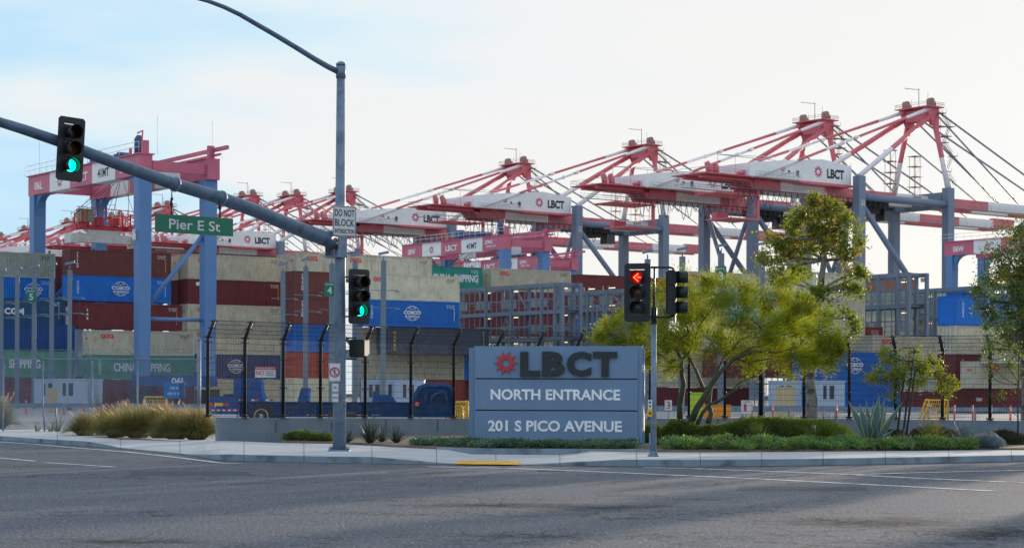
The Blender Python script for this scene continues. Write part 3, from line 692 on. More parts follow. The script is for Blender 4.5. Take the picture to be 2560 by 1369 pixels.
def globe_mesh():
    if 'g' in LG: return LG['g']
    m = MB()
    ring(m, 0, 0, .95, .82, .055, 0, 28, 152, 18); ring(m, 0, 0, .95, .82, .055, 0, 208, 332, 18)
    ring(m, 0, 0, .55, .80, .05, 0, 38, 142, 12); ring(m, 0, 0, .55, .80, .05, 0, 218, 322, 12)
    ring(m, 0, .98, .8, .55, .05, 0, 222, 318, 12); ring(m, 0, -.98, .8, .55, .05, 0, 42, 138, 12)
    LG['g'] = m.mesh('globe_emblem'); LG['g'].materials.append(M_cwh); return LG['g']
nC = 0
def container(pos, L, h, col, label, marks=(), rods=False):
    global nC; nC += 1
    t = thing('shipping_container', label, 'shipping container', pos, CA, 'shipping containers stacked in the yard'); s, f, d = shell_mesh(L, h)
    o = link('shell', s, t); setm(o, CP[col]); o = link('frame', f, t); setm(o, CP[col])
    if rods: o = link('lock_rods', d, t); setm(o, M_galv)
    for mk in marks:
        k = mk[0]
        if k == 'globe':
            x = L/2 if len(mk) < 2 else mk[1]; g = link('emblem', globe_mesh(), t); g.location = (x, -.004, h/2+.05)
            text('COSCO', 2.2, .42, M_cwh, t, (x, -.008, h/2+.14), bold=.05); text('SHIPPING', 1.9, .22, M_cwh, t, (x, -.008, h/2-.28), bold=.03)
            text('中\n远\n海\n运', .3, 1.5, M_cwh, t, (1.0, -.004, h/2+.1))
        elif k == 'oocl': text('OOCL', 1.55, .50, M_cr, t, (2.0, -.004, h-.62), bold=.05)
        elif k == 'oend': text('OOCL', .75, .22, M_cr, t, (-.006, 1.2, h-.85), R(-90), bold=.04)
        elif k == 'triton': text('T\nR\nI\nT\nO\nN', .26, 1.75, M_cwh, t, (.95, -.004, h-1.2), bold=.03)
        elif k == 'tritone': text('T\nR\nI\nT\nO\nN', .2, 1.4, M_cwh, t, (mk[1], -.004, h-1.2), bold=.03)
        elif k == 'tex': text('t\ne\nx', .28, 1.25, M_cwh, t, (.95, -.004, h-1.25), bold=.04)
        elif k == 'texh': text('tex', .9, .42, M_cwh, t, (mk[1], -.004, .55+h*.3), bold=.04)
        elif k == 'china': text('CHINA  SHIPPING', 6.6, .95, M_cwh, t, (mk[1], -.004, h*.5), bold=.03); text('中\n国\n海\n运', .36, 1.7, M_cwh, t, (1.1, -.004, h/2), bold=0)
        elif k == 'cma': text('CMA CGM', 4.6, .72, M_cwh, t, (mk[1], -.004, h*.5), bold=.04)
        elif k == 'codes': 
            text('TCNU 482\n40  45G1', 1.1, .4, M_signk if col in ('tan','grey') else M_cwh, t, (L-1.2, -.004, h-.55)) if len(mk) < 2 else None
            text('I\nI\nI\nI\nI', .07, 1.5, M_cye if col in ('brown','maroon','teal') else M_cwh, t, (L-.7, -.004, h*.5)) if col not in ('tan','grey') else None
        elif k == 'yel': text('H\nA\nP\nA\nG', .34, 2.1, M_cye, t, (mk[1], -.004, h*.5), bold=.02)
        elif k == 'ylab': m = MB(); m.box(1.0, 2.6, -.004, .02, h-.75, h-.35); o = m.build('placard', M_cwh, t)
    return t
def stack(px, D, ztop, items, right=False, L=12.19):
    u = (px-1280)/F*D; p = V((u, D, 0))
    if right: p -= c1*L
    z = ztop
    for it in items:
        col, label, marks = it[:3]; h = it[3] if len(it) > 3 else 2.9
        z -= h
        if label: container((p.x, p.y, z+.004), L, h-.012, col, label, marks, rods=any(q[0] == 'rods' for q in marks))
q_ = 'codes',
stack(137, 232, 17.75, [('grey','grey green container on the top tier at the far left edge',[q_]), ('blue','blue container with half a white globe emblem at the far left edge',[('globe',9.6),q_])], True)
stack(162, 221.6, 11.95, [('teal','dark teal container with white letters behind the block 5 sign',[('cma',5.2),q_])], True)
stack(187, 219.5, 9.05, [('navy','dark blue plain container at far left under the dark teal one',[]), ('green','sea green container with white lettering behind the far left masts',[('china',5.0)]), ('maroon','maroon container on the ground behind the white booths at far left',[])], True)
stack(137, 236, 17.75, [('brown','red brown container end squeezed beside the grey green container, top tier',[q_]), ('brown','dark brown container end squeezed beside the left blue container',[q_])])
stack(172, 224, 17.75, [('brown','brown container with white vertical letters on the top tier left of the blue crane leg',[('triton',),q_]), ('blue','blue container with white globe emblem left of the tall blue crane leg',[('globe',),q_])])
stack(197, 220, 11.57, [('maroon','maroon container with white vertical tex lettering left of the crane leg',[('tex',),q_])])
stack(225, 217, 8.43, [('tan','grey beige container with red letters crossed by the blue crane leg',[('oocl',),('oend',),q_], 2.68), ('green','faded green container with broken white lettering above the blue sill beam',[('china',6.0)], 2.68), ('maroon','maroon container on the ground under the faded green container',[], 2.75)])
stack(445, 233.5, 17.75, [('tan','beige container end just right of the brown top tier container',[('oocl',),('oend',)]), ('maroon','dark maroon container end between the two crane legs',[('tex',)]), ('lime','bright green container end between the two crane legs',[])])
stack(469, 231, 17.75, [('tan','long beige container on the top tier behind the right crane leg',[('oocl',),('oend',),q_]), ('maroon','long maroon container with a small white placard under the long beige one',[('ylab',),q_]), ('tan','beige container with red letters in the third tier above the fence',[('oocl',),('oend',),q_]), ('tan','beige container directly above the navy one with globe emblem',[('oocl',)]), ('navy','navy container with white globe emblem behind the private property sign',[('globe',)]), ('tan','beige container on the ground behind the blue trailer',[])])
stack(740, 228, 17.75, [('tan','beige container with red letters on the top tier left of the tall signal pole',[('oocl',),('oend',)])])
stack(713, 231, 17.75, [('tan','narrow beige container end on the top tier beside the blue crane post',[('oend',)])])
stack(735, 215, 14.85, [('brown','upper of two brown containers with vertical letters left of the tall signal pole',[('triton',)]), ('brown','lower of two brown containers with vertical letters left of the tall signal pole',[('triton',)]), ('blue','short blue container directly left of the tall signal pole',[]), ('red','rust red container behind the fence left of the crossed out figure sign',[]), ('tan','beige container on the ground left of the tall signal pole',[])], L=6.06)
stack(1079, 237, 17.75, [('tan','beige container on the top tier right of the tall signal pole',[('oocl',),('oend',),q_])], True)
stack(1148, 224.7, 14.85, [('tan','beige container with rusty right corner above the blue one right of the signal pole',[('oocl',),q_]), ('blue','bright blue container with white globe emblem right of the tall signal pole',[('globe',),q_])], True)
stack(1222, 227, 9.05, [('dark','dark blue grey container below the bright blue one',[q_])], True)
stack(1035, 228, 6.15, [('blue','blue container with globe emblem at ground level just left of the monument sign',[('globe',)]), ('red','rust red container on the ground left of the monument sign',[])])
stack(983, 224, 6.15, [('blue','blue container end behind the pedestrian signal box area',[])])
stack(925, 222, 9.05, [('tan','beige container end in the third tier below the pole mounted green light',[('oend',)]), ('tan','beige container end in the second tier behind the black fence near the signal pole',[('oend',)]), ('red','rust red container on the ground right of the tall signal pole',[])])
stack(968, 218.5, 8.9, [('dark','dark grey container with a yellow vertical word behind the black fence',[('yel',.9)])])
stack(1205, 254.6, 17.75, [('sea','sea green container with half hidden white lettering on the top tier',[('china',8.2),q_]), ('brown','brown container below the sea green one, left end of the steel rack',[('tritone',8.9)]), ('maroon','maroon container behind the left bay of the steel rack',[]), ('navy','navy container low behind the left bay of the steel rack',[])], True)
stack(1228, 254.6, 17.75, [('tan','beige container on the top tier above the steel rack',[('oocl',),('oend',),q_]), ('maroon','maroon container in the upper deck of the steel rack',[('tritone',2)]), ('maroon','maroon container in the middle deck of the steel rack',[]), ('tan','beige container low behind the steel rack',[('oocl',)])])
stack(1443, 267, 17.75, [('maroon','maroon container on the top tier left of the red arrow light',[]), ('brown','brown container in the rack deck left of the red arrow light',[]), ('blue','blue container in the rack deck behind the steel stairs',[]), ('maroon','maroon container low behind the steel stairs',[])])
stack(1640, 275, 17.75, [('red','rust red container on the top tier behind the unlit side facing light',[]), ('grey','grey container behind the palo verde crown, second tier',[])])
# right of the monument sign
stack(1700, 250, 17.2, [('tan','beige container seen through the palo verde twigs at the block 3 sign',[('oocl',)]), ('red','rust red container through the upper palo verde twigs',[])])
stack(1792, 200, 12.1, [('aqua','aqua container seen through the palo verde crown',[('china',5.)]), ('tan','beige container in the middle of the palo verde crown',[]), ('brown','brown container behind the palo verde trunks',[])])
stack(1640, 205, 8.2, [('tan','beige container behind the short signal post at right',[('oocl',)]), ('tan','beige container with faint red letters low behind the short signal post',[('oocl',)]), ('maroon','maroon container on the ground behind the short signal post',[])])
stack(2162, 213, 14.6, [('tan','upper beige container right of the trunk of the tall red tipped tree',[]), ('tan','beige container behind the tall red tipped tree',[]), ('tan','lower beige container behind the tall red tipped tree',[])], True)
stack(2185, 246, 14.3, [('grey','grey container seen through the right steel rack, upper deck',[]), ('tan','beige container seen through the right steel rack, lower deck',[]), ('grey','grey container low behind the right steel rack',[])])
stack(2020, 196, 6.0, [('blue','blue container behind the right white booths',[('globe',)]), ('blue','lower blue container behind the right white booths',[])])
stack(2100, 212, 9.0, [('red','rust red container beside the right edge of the palo verde crown',[q_]), ('red','rust red container low behind the right white booths',[q_]), ('maroon','maroon container on the ground left of the agave',[('texh',5)])], L=6.06)
stack(2182, 207, 7.9, [('tan','beige container with red letters above the small staked tree',[('oocl',)]), ('grey','pale grey container behind the small staked tree crown',[]), ('maroon','maroon container on the ground behind the agave',[('texh',3),('texh',8)])])
stack(2388, 192, 11.3, [('blue','isolated blue container on top of the stack at right',[('globe',9),q_]), ('tan','beige container directly under the isolated blue one',[('rods',)], 2.75), ('maroon','maroon container with white vertical letters behind the right fence',[('tritone',1.0)], 2.95), ('maroon','maroon container on the ground behind the right fence',[('texh',3.2)], 2.75)])
stack(2447, 188, 4.95, [('tan','small beige container low at the right edge',[('oocl',),('oend',)], 2.6)], L=6.06)
stack(2500, 186, 7.6, [('tan','beige container at the right edge behind the young tree',[('oocl',)], 2.9)])
stack(2290, 262, 16.9, [('orange','faded orange container far off above the right steel rack',[])], True)
stack(2325, 300, 17.3, [('grey','distant grey blue container right of the right steel rack',[])], L=6.06)
stack(2375, 305, 17.3, [('orange','distant orange container left of the red crane numbered 06W',[])], L=6.06)
stack(2440, 300, 17.0, [('maroon','distant maroon container under the red crane numbered 06W',[])])
stack(2400, 240, 14.2, [('blue','blue container seen behind the rack walkway at right',[]), ('tan','beige container behind the rack walkway at right',[])])

# ------------------------------------------------ lamp masts between the stacks
def mk_mast():
    t = thing('lamp_mast', '', 'light mast', (0,0,0), 0, 'square steel lamp masts in the container yard')
    m = MB(); m.box(-.21,.21,-.21,.21,0,13.2); m.build('mast', M_steel, t)
    for z in (10.6, 9.1):
        m = MB(); m.beam((-1.1,0,z),(1.3,0,z),.07,.07); m.build('cross_arm', M_steel, t)
        m = MB(); m.beam((1.05,-.05,z-.05),(1.45,-.05,z-.1),.16,.09); m.build('lamp', M_lamp, t)
    m = MB(); m.tube([(0,0,13.2),(0,0,13.6)], .06, 6); m.beam((-.45,0,13.75),(.45,-.1,13.95),.25,.22); m.build('camera_housing', M_galv, t)
    return t
mast0 = mk_mast()
MS = [(4,201,'lamp mast at the extreme left edge'),(43.7,198,'second lamp mast from the left edge'),(86,194,'lamp mast at far left carrying the green sign numbered five'),(130,191,'lamp mast immediately right of the block 5 sign'),(175,188.5,'fifth lamp mast, in front of the left blue globe container'),
 (708,189,'lamp mast against the maroon and beige containers left of the brown pair'),(765,182,'lamp mast crossing the two brown lettered containers'),(830,178,'lamp mast left of the tall signal pole carrying a green sign'),(888,176,'lamp mast mostly hidden behind the pole mounted green light'),(959,173.6,'lamp mast in front of the beige and bright blue containers'),
 (1619,170.5,'lamp mast rising above the red arrow light'),(1706,167,'lamp mast above the side facing unlit light'),(1803,163,'lamp mast above the palo verde carrying a green sign'),(1905,161,'lamp mast between the palo verde and the tall red tipped tree')]
for i, (x, d, lb) in enumerate(MS):
    loc = ((x-1280-1.5)/F*d, d, 0); o = mast0 if i == 0 else copy_tree(mast0); o.location = loc; o.rotation_euler = (0,0,R(12)); o['label'] = lb
    if i < 5:
        for ch in o.children:
            if ch.name.startswith('lamp'): setm(ch, M_galv)
for (x, y0, y1, d, n, wd) in ((78,723,755,192,'5',23),(824,705,740,176.5,'4',27),(1802,665,708,161.5,'3',28)):
    t, w_, h_ = flat_sign('block_sign', {'5': 'green block sign numbered five on a lamp mast at far left', '4': 'green block sign numbered four left of the tall signal pole', '3': 'green block sign numbered three above the palo verde crown'}[n], x-wd/2, x+wd/2, y0, y1, d, 0, (M_signg, M_signw), [('BLOCK', 0, .36, .74, .13, M_signw), (n, 0, -.08, .42, .50, M_signw)], thick=.05)

# ------------------------------------------------ steel reefer racks
M_strip = mat('dim strip lamp', (1., .85, .5), .5, emit=.8)
def mk_rack(label, loc, rz, n=6, L=28., top=15.3):
    q = L/28
    t = thing('container_rack', label, 'steel rack', loc, rz)         # local x runs to the far end, near end at 0
    lv = [top-3.35*min(1,q*1.12)*i for i in range(4)]; W_ = 2.6
    xs = [x*q for x in (0, 1.6, 4.6, 11.5, 17.5, 28.)]
    for x in xs:
        for y in (0, W_): m = MB(); m.box(x-.17, x+.17, y-.17, y+.17, 0, top-.02); m.build('column', M_steel, t)
    m = MB()
    for k in range(int(26*q)): m.box(.5+k*1.06-.05, .5+k*1.06+.05, W_-.03, W_+.05, .2, top-.46)
    for z in lv: m.box(.2, L-.2, W_-.05, W_+.02, z-1.9, z-1.75)
    m.build('rear_frame', M_steel, t)
    for i, z in enumerate(lv):
        m = MB()
        for y in (0, W_): m.box(.175 if 1 else 0, L, y-.12, y+.12, z-.45, z)
        for k in range(int(15*q)): x = .6+k*1.98; m.box(x-.06, x+.06, .125, W_-.125, z-.3, z-.02)
        if i: m.box(.2, L-.2, .13, W_-.13, z-.015, z+.02)
        m.build('deck_beam', M_steel, t)
    for z in lv[1:]:
        m = MB()
        for y in (-.02,):
            for h in (.55, 1.1): m.tube([(.2,y,z+h),(L,y,z+h)], .028, 5)
            for k in range(int(18*q)): x = .4+k*1.62; m.tube([(x,y,z),(x,y,z+1.1)], .022, 5)
        m.build('handrail', M_steel, t)
        for k, x in enumerate((3.0, 14.2, 20.5)): x *= q; m = MB(); m.box(x-.55, x+.55, .3, .4, z+2.47, z+2.55); m.build('light_strip', M_strip, t)
        for x in (2.6, 6.4, 8.2, 13.4, 15.2, 19.6, 21.2, 25.2): x *= q; m = MB(); m.box(x-.4, x+.4, 1.0, 1.5, z+.5, z+1.5); m.tube([(x,1.3,z+1.5),(x,1.3,z+2.7)], .05, 5); m.build('power_box', mat('pale power box', sc(150,160,160), .6), t)
    m = MB()
    m.beam((17.5*q,0,lv[1]),(14.3*q,0,lv[0]-.5),.14,.14); m.beam((11.5*q,0,lv[1]),(14.3*q,0,lv[0]-.5),.14,.14); m.beam((17.5*q,0,lv[1]-.4),(14.6*q,0,lv[2]),.14,.14); m.beam((11.5*q,0,lv[1]-.4),(14.4*q,0,lv[2]),.14,.14); m.build('cross_brace', M_galv, t)
    for z in lv[:3]: m = MB(); m.box(.2, 1.1, -.16, -.13, z-.95, z-.5); m.build('deck_plate', M_signw, t)
    return t
ra = math.atan2(.848, -.53)
d = 225.; r0 = mk_rack('grey steel container rack with two lit decks left of the red arrow light', ((1450-1280)/F*d, d, 0), math.atan2(18., -14.), L=22.8, top=14.2)
d = 214.; r1 = mk_rack('grey steel container rack with lit decks right of the tall red tipped tree', ((2316-1280)/F*d, d, 0), ra, top=14.8)
d = 238.; r2 = mk_rack('grey steel rack half hidden by the red arrow light and the palo verde', ((1652-1280)/F*d, d, 0), math.atan2(16., -14.), L=16., top=14.3)
d = 238.; r3 = mk_rack('farther grey steel rack at the right edge behind the trees', ((2545-1280)/F*d, d, 0), ra, top=14.9)
t = thing('steel_stairs', 'steel stair flight descending from the rack left of the palo verde', 'stairs', (9.6, 232., 0), CA)
m = MB()
for (xa, za, xb, zb) in ((.5,11.9,4.6,8.6),(4.8,8.6,9.,5.3)):
    for y in (0, 1.0): m.beam((xa,y,za),(xb,y,zb),.08,.3); m.beam((xa,y,za+1.),(xb,y,zb+1.),.05,.05)
    for k in range(14): u = (k+.5)/14; m.box(xa+(xb-xa)*u-.14, xa+(xb-xa)*u+.14, .05, .95, za+(zb-za)*u-.03, za+(zb-za)*u+.03)
m.build('stair_flight', M_steel, t)
m = MB()
for x in (.3, 4.7, 9.2):
    for y in (0,1.): m.box(x-.08,x+.08,y-.08,y+.08,0,12.)
m.build('stair_post', M_steel, t)

# ------------------------------------------------ yard gantry cranes (girders along local y, travelling along local x)
YA = math.atan2(.594, .804)
def mk_yard(num):
    t = thing('yard_crane', '', 'gantry crane', (0,0,0), YA, 'blue legged yard gantry cranes with red and white girders'); SP = 27.8; WB = 7.8; ZT = 26.9; ZB = 24.7; r = 'C' if 0 else None
    zb = ZB
    for x in (0, WB):
        m = MB(); cuts = [(-.75,5.2,0),(5.2,11.1,1),(11.1,17.0,0),(17.0,22.6,1),(22.6,SP+1.,0)]
        if x: cuts = [(-1.2,5.2,0),(5.2,11.5,1),(11.5,18.,0),(18.,23.,1),(23.,SP+1.,0)]
        for a, b, k in cuts: m.box(x-.75, x+.75, a, b, ZB, ZT, k)
        m.build('girder', (M_cp, M_cw), t)
        m = MB(); m.box(x-.95, x+.95, -.9, SP+1.1, ZT+.003, ZT+.13); m.build('girder_walkway', M_cp, t)
        for y in (0, SP):
            m = MB(); m.beam((x,y,ZB-.003),(x,y,3.4),1.5,1.35,0,1.3,1.2)
            s = 1 if y == 0 else -1
            m.prism([(0,0),(2.2,0),(1.2,-.25),(.5,-.8),(.15,-1.5),(0,-2.3)], -.45, .45, 0, Matrix.Translation((x, y+s*.74, ZB-.01)) @ Matrix.Rotation(R(90*s), 4, 'Z'))
            m.build('leg', M_cb, t)
    # ties between the legs of each side
    for y in (0, SP):
        m = MB(); m.tube([(.8,y,9.5),(WB-.8,y,9.5)], .2, 8); m.tube([(.6,y,10.8),(WB-.4,y,19.)], .26, 8); m.build('leg_brace', M_cb, t)
        m = MB(); m.box(-.9, WB+.9, y-.6, y+.6, 2.3, 3.5); m.build('sill_beam', mat('yard crane dark blue paint', sc(38,78,140), .5, streak=.05), t)
        m = MB()
        for x in (0, WB):
            m.cbox((x, y, 1.3), (2.6,.8,1.38))
            for q in (-1.4,-.5,.5,1.4): m.tube([(x+q,y-.3,.43),(x+q,y+.3,.43)], .42, 12)
            m.build('bogie', M_dk, t); m = MB()
    for y in (-.9, SP+.45):
        m = MB(); m.box(.76, WB-.76, y, y+.45, ZB+.5, ZT-.6); m.build('end_tie', M_cp, t)
    m = MB()
    for x, zz0 in ((-1.05, ZT+.15), (WB+1.05, ZT+.15)):
        for h in (.55, 1.1): m.tube([(x,-1.2,zz0+h),(x,SP+1,zz0+h)], .03, 4)
        for k in range(20): m.tube([(x,-1.2+k*1.6,zz0),(x,-1.2+k*1.6,zz0+1.1)], .025, 4)
    m.build('handrail', M_cw, t)
    for x in (0, WB):
        m = MB(); m.box(x-.35,x+.35,-.75,-.3,ZT+.131,ZT+1.5); m.build('buffer', M_cp, t)
    ty = 13.
    m = MB(); m.box(.9, WB-.9, ty-2.5, ty+3, ZT+.3, ZT+.7); m.cbox((WB/2,ty,ZT+1.15),(1.6,1.8,.9)); m.tube([(WB/2-1.6,ty-2.,ZT+1.1),(WB/2+1.6,ty-2.,ZT+1.1)],.45,12); m.tube([(2,ty+1.7,ZT+1.1),(5,ty+1.7,ZT+1.1)],.4,12); m.cbox((1.,ty+1,ZT+1.2),(.8,1.4,1.2)); m.build('trolley', M_navyb, t)
    m = MB(); m.tube([(.4,1.8,ZT+.16),(.4,1.8,ZT+1.9),(.4,1.8,ZT+2.3)], [.5,.5,.25], 12); m.build('cable_reel_drum', M_navyb, t)
    m = MB(); m.tube([(.3,.7,ZT),(.3,.7,ZT+2.7),(.3,1.9,ZT+2.55)], .10, 6); m.tube([(.6,4.2,ZT),(.6,4.2,ZT+1.2)], .2, 6); m.build('davit', M_cp, t)
    m = MB()
    m.beam((WB+.4,-3.6,ZT+1.1),(WB+.4,SP*.55,ZT+.9),.35,.4,0); m.beam((WB+.4,-2,ZT+.5),(WB+.4,SP*.55,ZT+.35),.12,.25)
    m.build('cable_festoon', M_cp, t)
    m = MB()
    for (x, y) in ((1.2,-1.),(WB,-.9),(.2,SP)): m.tube([(x,y,ZT+.1),(x,y,ZT+4.2)], .018, 4)
    m.build('antenna', M_galv, t)
    # lettering on the side that faces the road
    xf = -.765
    for s, y, w_, h_, mm in ((num, SP-2.0, 2.3, .95, M_cw), ('LBCT', 14.0, 3.4, 1.0, M_cw), ('41MT', 8.2, 2.9, .95, M_dk), ('ZPMC', 3.4, 2.2, .6, M_cw), ('ZPMC 400', 2.8, 2.6, .28, M_cw)):
        text(s, w_, h_, mm, t, (xf, y, (ZT+ZB)/2-.1+(.35 if s == 'ZPMC' else 0)-(.35 if s == 'ZPMC 400' else 0)), R(-90), bold=.03)
    m = MB(); star(m, 0, 0, .75, -.01, 0, 8); o = m.build('emblem', M_cp, t); o.location = (xf, 19.8, (ZT+ZB)/2-.1); o.rotation_euler = (0,0,R(-90))
    for y in (0, SP): text(num[:2], .85, 1.3, M_cw, t, (-1.0, y, 18.4 if y == 0 else 16.), R(-90), bold=.03)
    text(num, 1.7, .7, M_cw, t, (4.0, -.62, 2.9), 0, bold=.03)
    # spreader hanging on ropes
    m = MB(); sz_ = 20.5; sy = 18.3
    m.beam((.4,sy,sz_),(WB-.4,sy,sz_),.9,.5); 
    for x in (.9,WB-.9): m.box(x-.4,x+.4,sy-1.2,sy+1.2,sz_-.2,sz_+.3); m.tube([(x,sy-1,sz_),(x,sy-1,sz_+1.7)],.12,6); m.tube([(x,sy+1,sz_),(x,sy+1,sz_+1.7)],.12,6)
    for x in (1.6,3.2,5.2): m.cbox((x,sy,sz_+.7),(.7,1.5,1.0))
    for x in range(8): m.tube([(.5+x,sy-1.1,sz_),(.5+x,sy-1.1,sz_+2.2)],.05,4)
    m.beam((.2,sy-1.1,sz_+2.2),(WB-.4,sy-1.1,sz_+2.0),.08,.08)
    hb = m.build('head_block', mat('bright red machinery', (.55,.03,.05), .5), t)
    m = MB(); m.cbox((1.6,sy-.1,sz_+1.3),(1.5,1.4,1.5)); m.build('cable_basket', mat('cable basket beige', sc(150,145,120), .7), t)
    m = MB(); m.box(.6,WB-.5,sy-.5,sy+.5,sz_-1.75,sz_-.75); m.box(-.4,.55,sy-.9,sy+.9,sz_-1.9,sz_-.8); m.box(WB-.45,WB-.1,sy-.9,sy+.9,sz_-2.2,sz_-.9); m.box(2,6,sy-.3,sy+.3,sz_-.75,sz_-.25); m.build('spreader', mat('spreader off white', sc(205,205,195), .5, streak=.3), t)
    m = MB()
    for x in (.3, WB-.3):
        for dx, dy in ((-.6,-.8),(.6,.8),(.2,-.8)): m.tube([(x,sy+dy,sz_+1.5),(WB/2+dx*3,ty+dy*3,ZT)], .03, 4)
    for x in (2.5,4.2,5.): m.tube([(x,sy,sz_+1),(WB/2,ty,ZT)], .035, 4)
    m.build('hoist_rope', M_cable, t)
    return t
yc = mk_yard('06L'); yc.location = (-39.4, 212, 0); yc['label'] = 'nearest yard crane, numbered 06L, straddling the container stacks at left'
y2 = mk_yard('08W'); y2.location = (-1.2, 318, 0); y2['label'] = 'yard crane numbered 08W above the beige containers in the centre'
y3 = dup(y2, (4.6, 366, 0), None, 'farther yard crane half hidden behind the one numbered 08W')
y4 = mk_yard('06W'); y4.location = (89, 306, 0); y4['label'] = 'yard crane numbered 06W at the right edge behind the tree'

# ------------------------------------------------ ship to shore cranes. local x to the water, y along the quay, origin between the waterside legs
QA = math.atan2(.613, .79)
def mk_quay():
    t = thing('quay_crane', '', 'container crane', (0,0,0), QA, 'red and white quay cranes along the berth'); B = 9.5; GA = -35.
    RW = (M_red, M_cw)
    for x, zt_ in ((0, 57.4), (GA, 58.2)):
        for y in (-B, B):
            m = MB(); m.beam((x,y,1.5),(x,y,zt_),2.5,2.2); m.build('leg', M_cg, t)
        m = MB(); 
        if x == 0: m.box(x-1.2,x+1.2,-B+1.36,B-1.36,52.,56.3)
        if x == 0: m.build('cross_beam', M_cg, t)
        m = MB(); m.box(x-.9,x+.9,-B+1.36,B-1.36,16,18.6); m.build('cross_beam', M_cg, t)
        m = MB(); m.box(x-1.5,x+1.5,-B-6,B+6,.3,1.5); m.build('sill_beam', M_cg, t)
    for y in (-B, B):
        m = MB(); m.tube([(GA+1.,y,53),(-1.,y,53)], .95, 10); m.tube([(GA+1,y,50.8),(-1.2,y,18.5)], .8, 10); m.box(GA+1.2,-1.2,y-.8,y+.8,15,17.4); m.build('portal_brace', M_cg, t)
    m = MB(); m.tube([(GA,-B+1,52),(GA-.1,0,33)], .6, 8); m.tube([(GA,B-1,52),(GA-.1,0,33)], .6, 8); m.tube([(GA,0,33),(GA,0,18.6)], .6, 8); m.build('leg_brace', M_cg, t)
    # pylon
    AP = 80.; ay = 4.3
    for s in (-1, 1):
        a, b = V((0,s*B,57.4)), V((0,s*ay,AP-3)); mid = a.lerp(b, .42); m = MB(); m.tube([a, mid, b], [.8,.7,.75], 10, [1,0]); m.build('pylon_leg', RW, t)
        a, b = V((GA,s*B,58.2)), V((-1,s*ay,AP-2.5)); m = MB(); m.tube([a, a.lerp(b,.42), a.lerp(b,.43), b], [.68,.68,.68,.74], 10, [1,1,0]); m.build('rear_strut', RW, t)
        a, b = V((-69,s*7.9,56.2 if s < 0 else 57.5)), V((-1,s*ay,AP-.6)); us = [0,.2,.36,.52,.66,.84,1]; ks = [1,0,1,0,1,1]
        m = MB(); m.tube([a.lerp(b,u) for u in us], [.42,.36,.36,.36,.36,.42,.6], 8, [1,0,1,0,0,1])
        for u in (.46,.54): c = a.lerp(b,u); e_ = (b-a).normalized(); m.tube([c-e_*1.2,c,c+e_*1.2],[.25,.6,.25],8,1)
        m.build('backstay', RW, t)
        m = MB(); m.tube([(1,s*ay,AP-1),(62,s*3,56)], .26, 6); m.tube([(1,s*ay,AP-2),(38,s*3,56)], .24, 6); m.tube([(0,s*(ay+1.2),AP-9),(28,s*3,56)], .2, 6); m.build('forestay', M_rope, t)
    m = MB()
    for s in (-1,1): m.prism([(-3.6,AP-.5),(1.6,AP-.5),(1.6,AP-5.2),(-.8,AP-5.2)], s*ay-.6, s*ay+.6)
    m.box(-2.2,1.,-ay+.6,ay-.6,AP-3.9,AP-.9); m.box(-4,2.6,-ay-1.6,ay+1.6,AP-.49,AP-.2); m.build('apex_frame', M_red, t)
    m = MB()
    for s in (-1,1): m.tube([(-1.2,s*ay-.7,AP+1.2),(-1.2,s*ay+.7,AP+1.2)],.95,12); m.box(-2.2,.4,s*ay-.6,s*ay+.6,AP-.19,AP+1.1)
    m.tube([(-1,0,AP),(-1,0,AP+5.2)],.1,5); m.tube([(-1,0,AP+4.8),(-5,1.5,AP+5)],.09,5); m.tube([(-3.6,-5.4,AP),(-3.6,-5.4,AP+3.2)],.06,4); m.tube([(2.2,5.4,AP),(2.2,5.4,AP+3)],.06,4)
    m.build('apex_sheaves', mat('weathered sheave red', (.36,.20,.17), .6), t)
    m = MB()
    for z in (AP+.9, AP+.4):
        m.tube([(-4,-ay-1.5,z),(2.6,-ay-1.5,z),(2.6,ay+1.5,z),(-4,ay+1.5,z),(-4,-ay-1.5,z)], .05, 4)
    for x in (-4,-1.8,.4,2.6):
        for y in (-ay-1.5, ay+1.5): m.tube([(x,y,AP-.2),(x,y,AP+.9)],.05,4)
    # service platform hung behind the apex
    m.box(2.6,5.6,-4.5,-1.5,AP-5.2,AP-5.); m.box(2.6,5.6,-6.,-3,AP-8,AP-7.8)
    for x,y in ((2.7,-4.4),(5.5,-4.4),(5.5,-1.6)): m.tube([(x,y,AP-8),(x,y,AP-3.8)],.07,4)
    m.build('apex_platform', mat('pale galvanised rail', sc(150,150,140), .6), t)
    m = MB(); y = -B; z0 = 57.5                                            # zigzag stairs up the near pylon leg
    for i in range(5):
        za, zb = 58+i*4.0, 62+i*4.0; ya, yb = (-B+.52*i*.9)+ (1.4 if i%2 else -1.2), (-B+.52*(i+1)*.9)+(-1.2 if i%2 else 1.4)
        for e in (-.35,.35): m.tube([(1.4+e,ya,za),(1.4+e,yb,zb)], .07, 4); m.tube([(1.4+e,ya,za+1),(1.4+e,yb,zb+1)], .05, 4)
        m.box(.6,2.3,yb-1.1,yb+1.1,zb-.08,zb+.05); 
        for q in (-1.1,1.1): m.tube([(2.2,yb+q,zb),(2.2,yb+q,zb+1.1)],.05,4)
    m.build('pylon_stairs', mat('stair steel', sc(130,120,112), .6), t)
    m = MB()
    for (cx, cy, za, zb) in ((-6,-3,55,66),(-9,3,56,68)):
        for dx in (-1,1):
            for dy in (-1,1): m.tube([(cx+dx,cy+dy,za),(cx+dx,cy+dy,zb)],.09,4)
        for k in range(5):
            z = za+(zb-za)*k/4; m.box(cx-1.5,cx+1.5,cy-1.4,cy+1.4,z-.06,z+.06)
            if k < 4: m.tube([(cx-1,cy-1,z),(cx+1,cy-1,z+(zb-za)/4)],.05,4)
    m.build('lift_tower', mat('ochre lattice', (.50,.33,.20), .6), t)
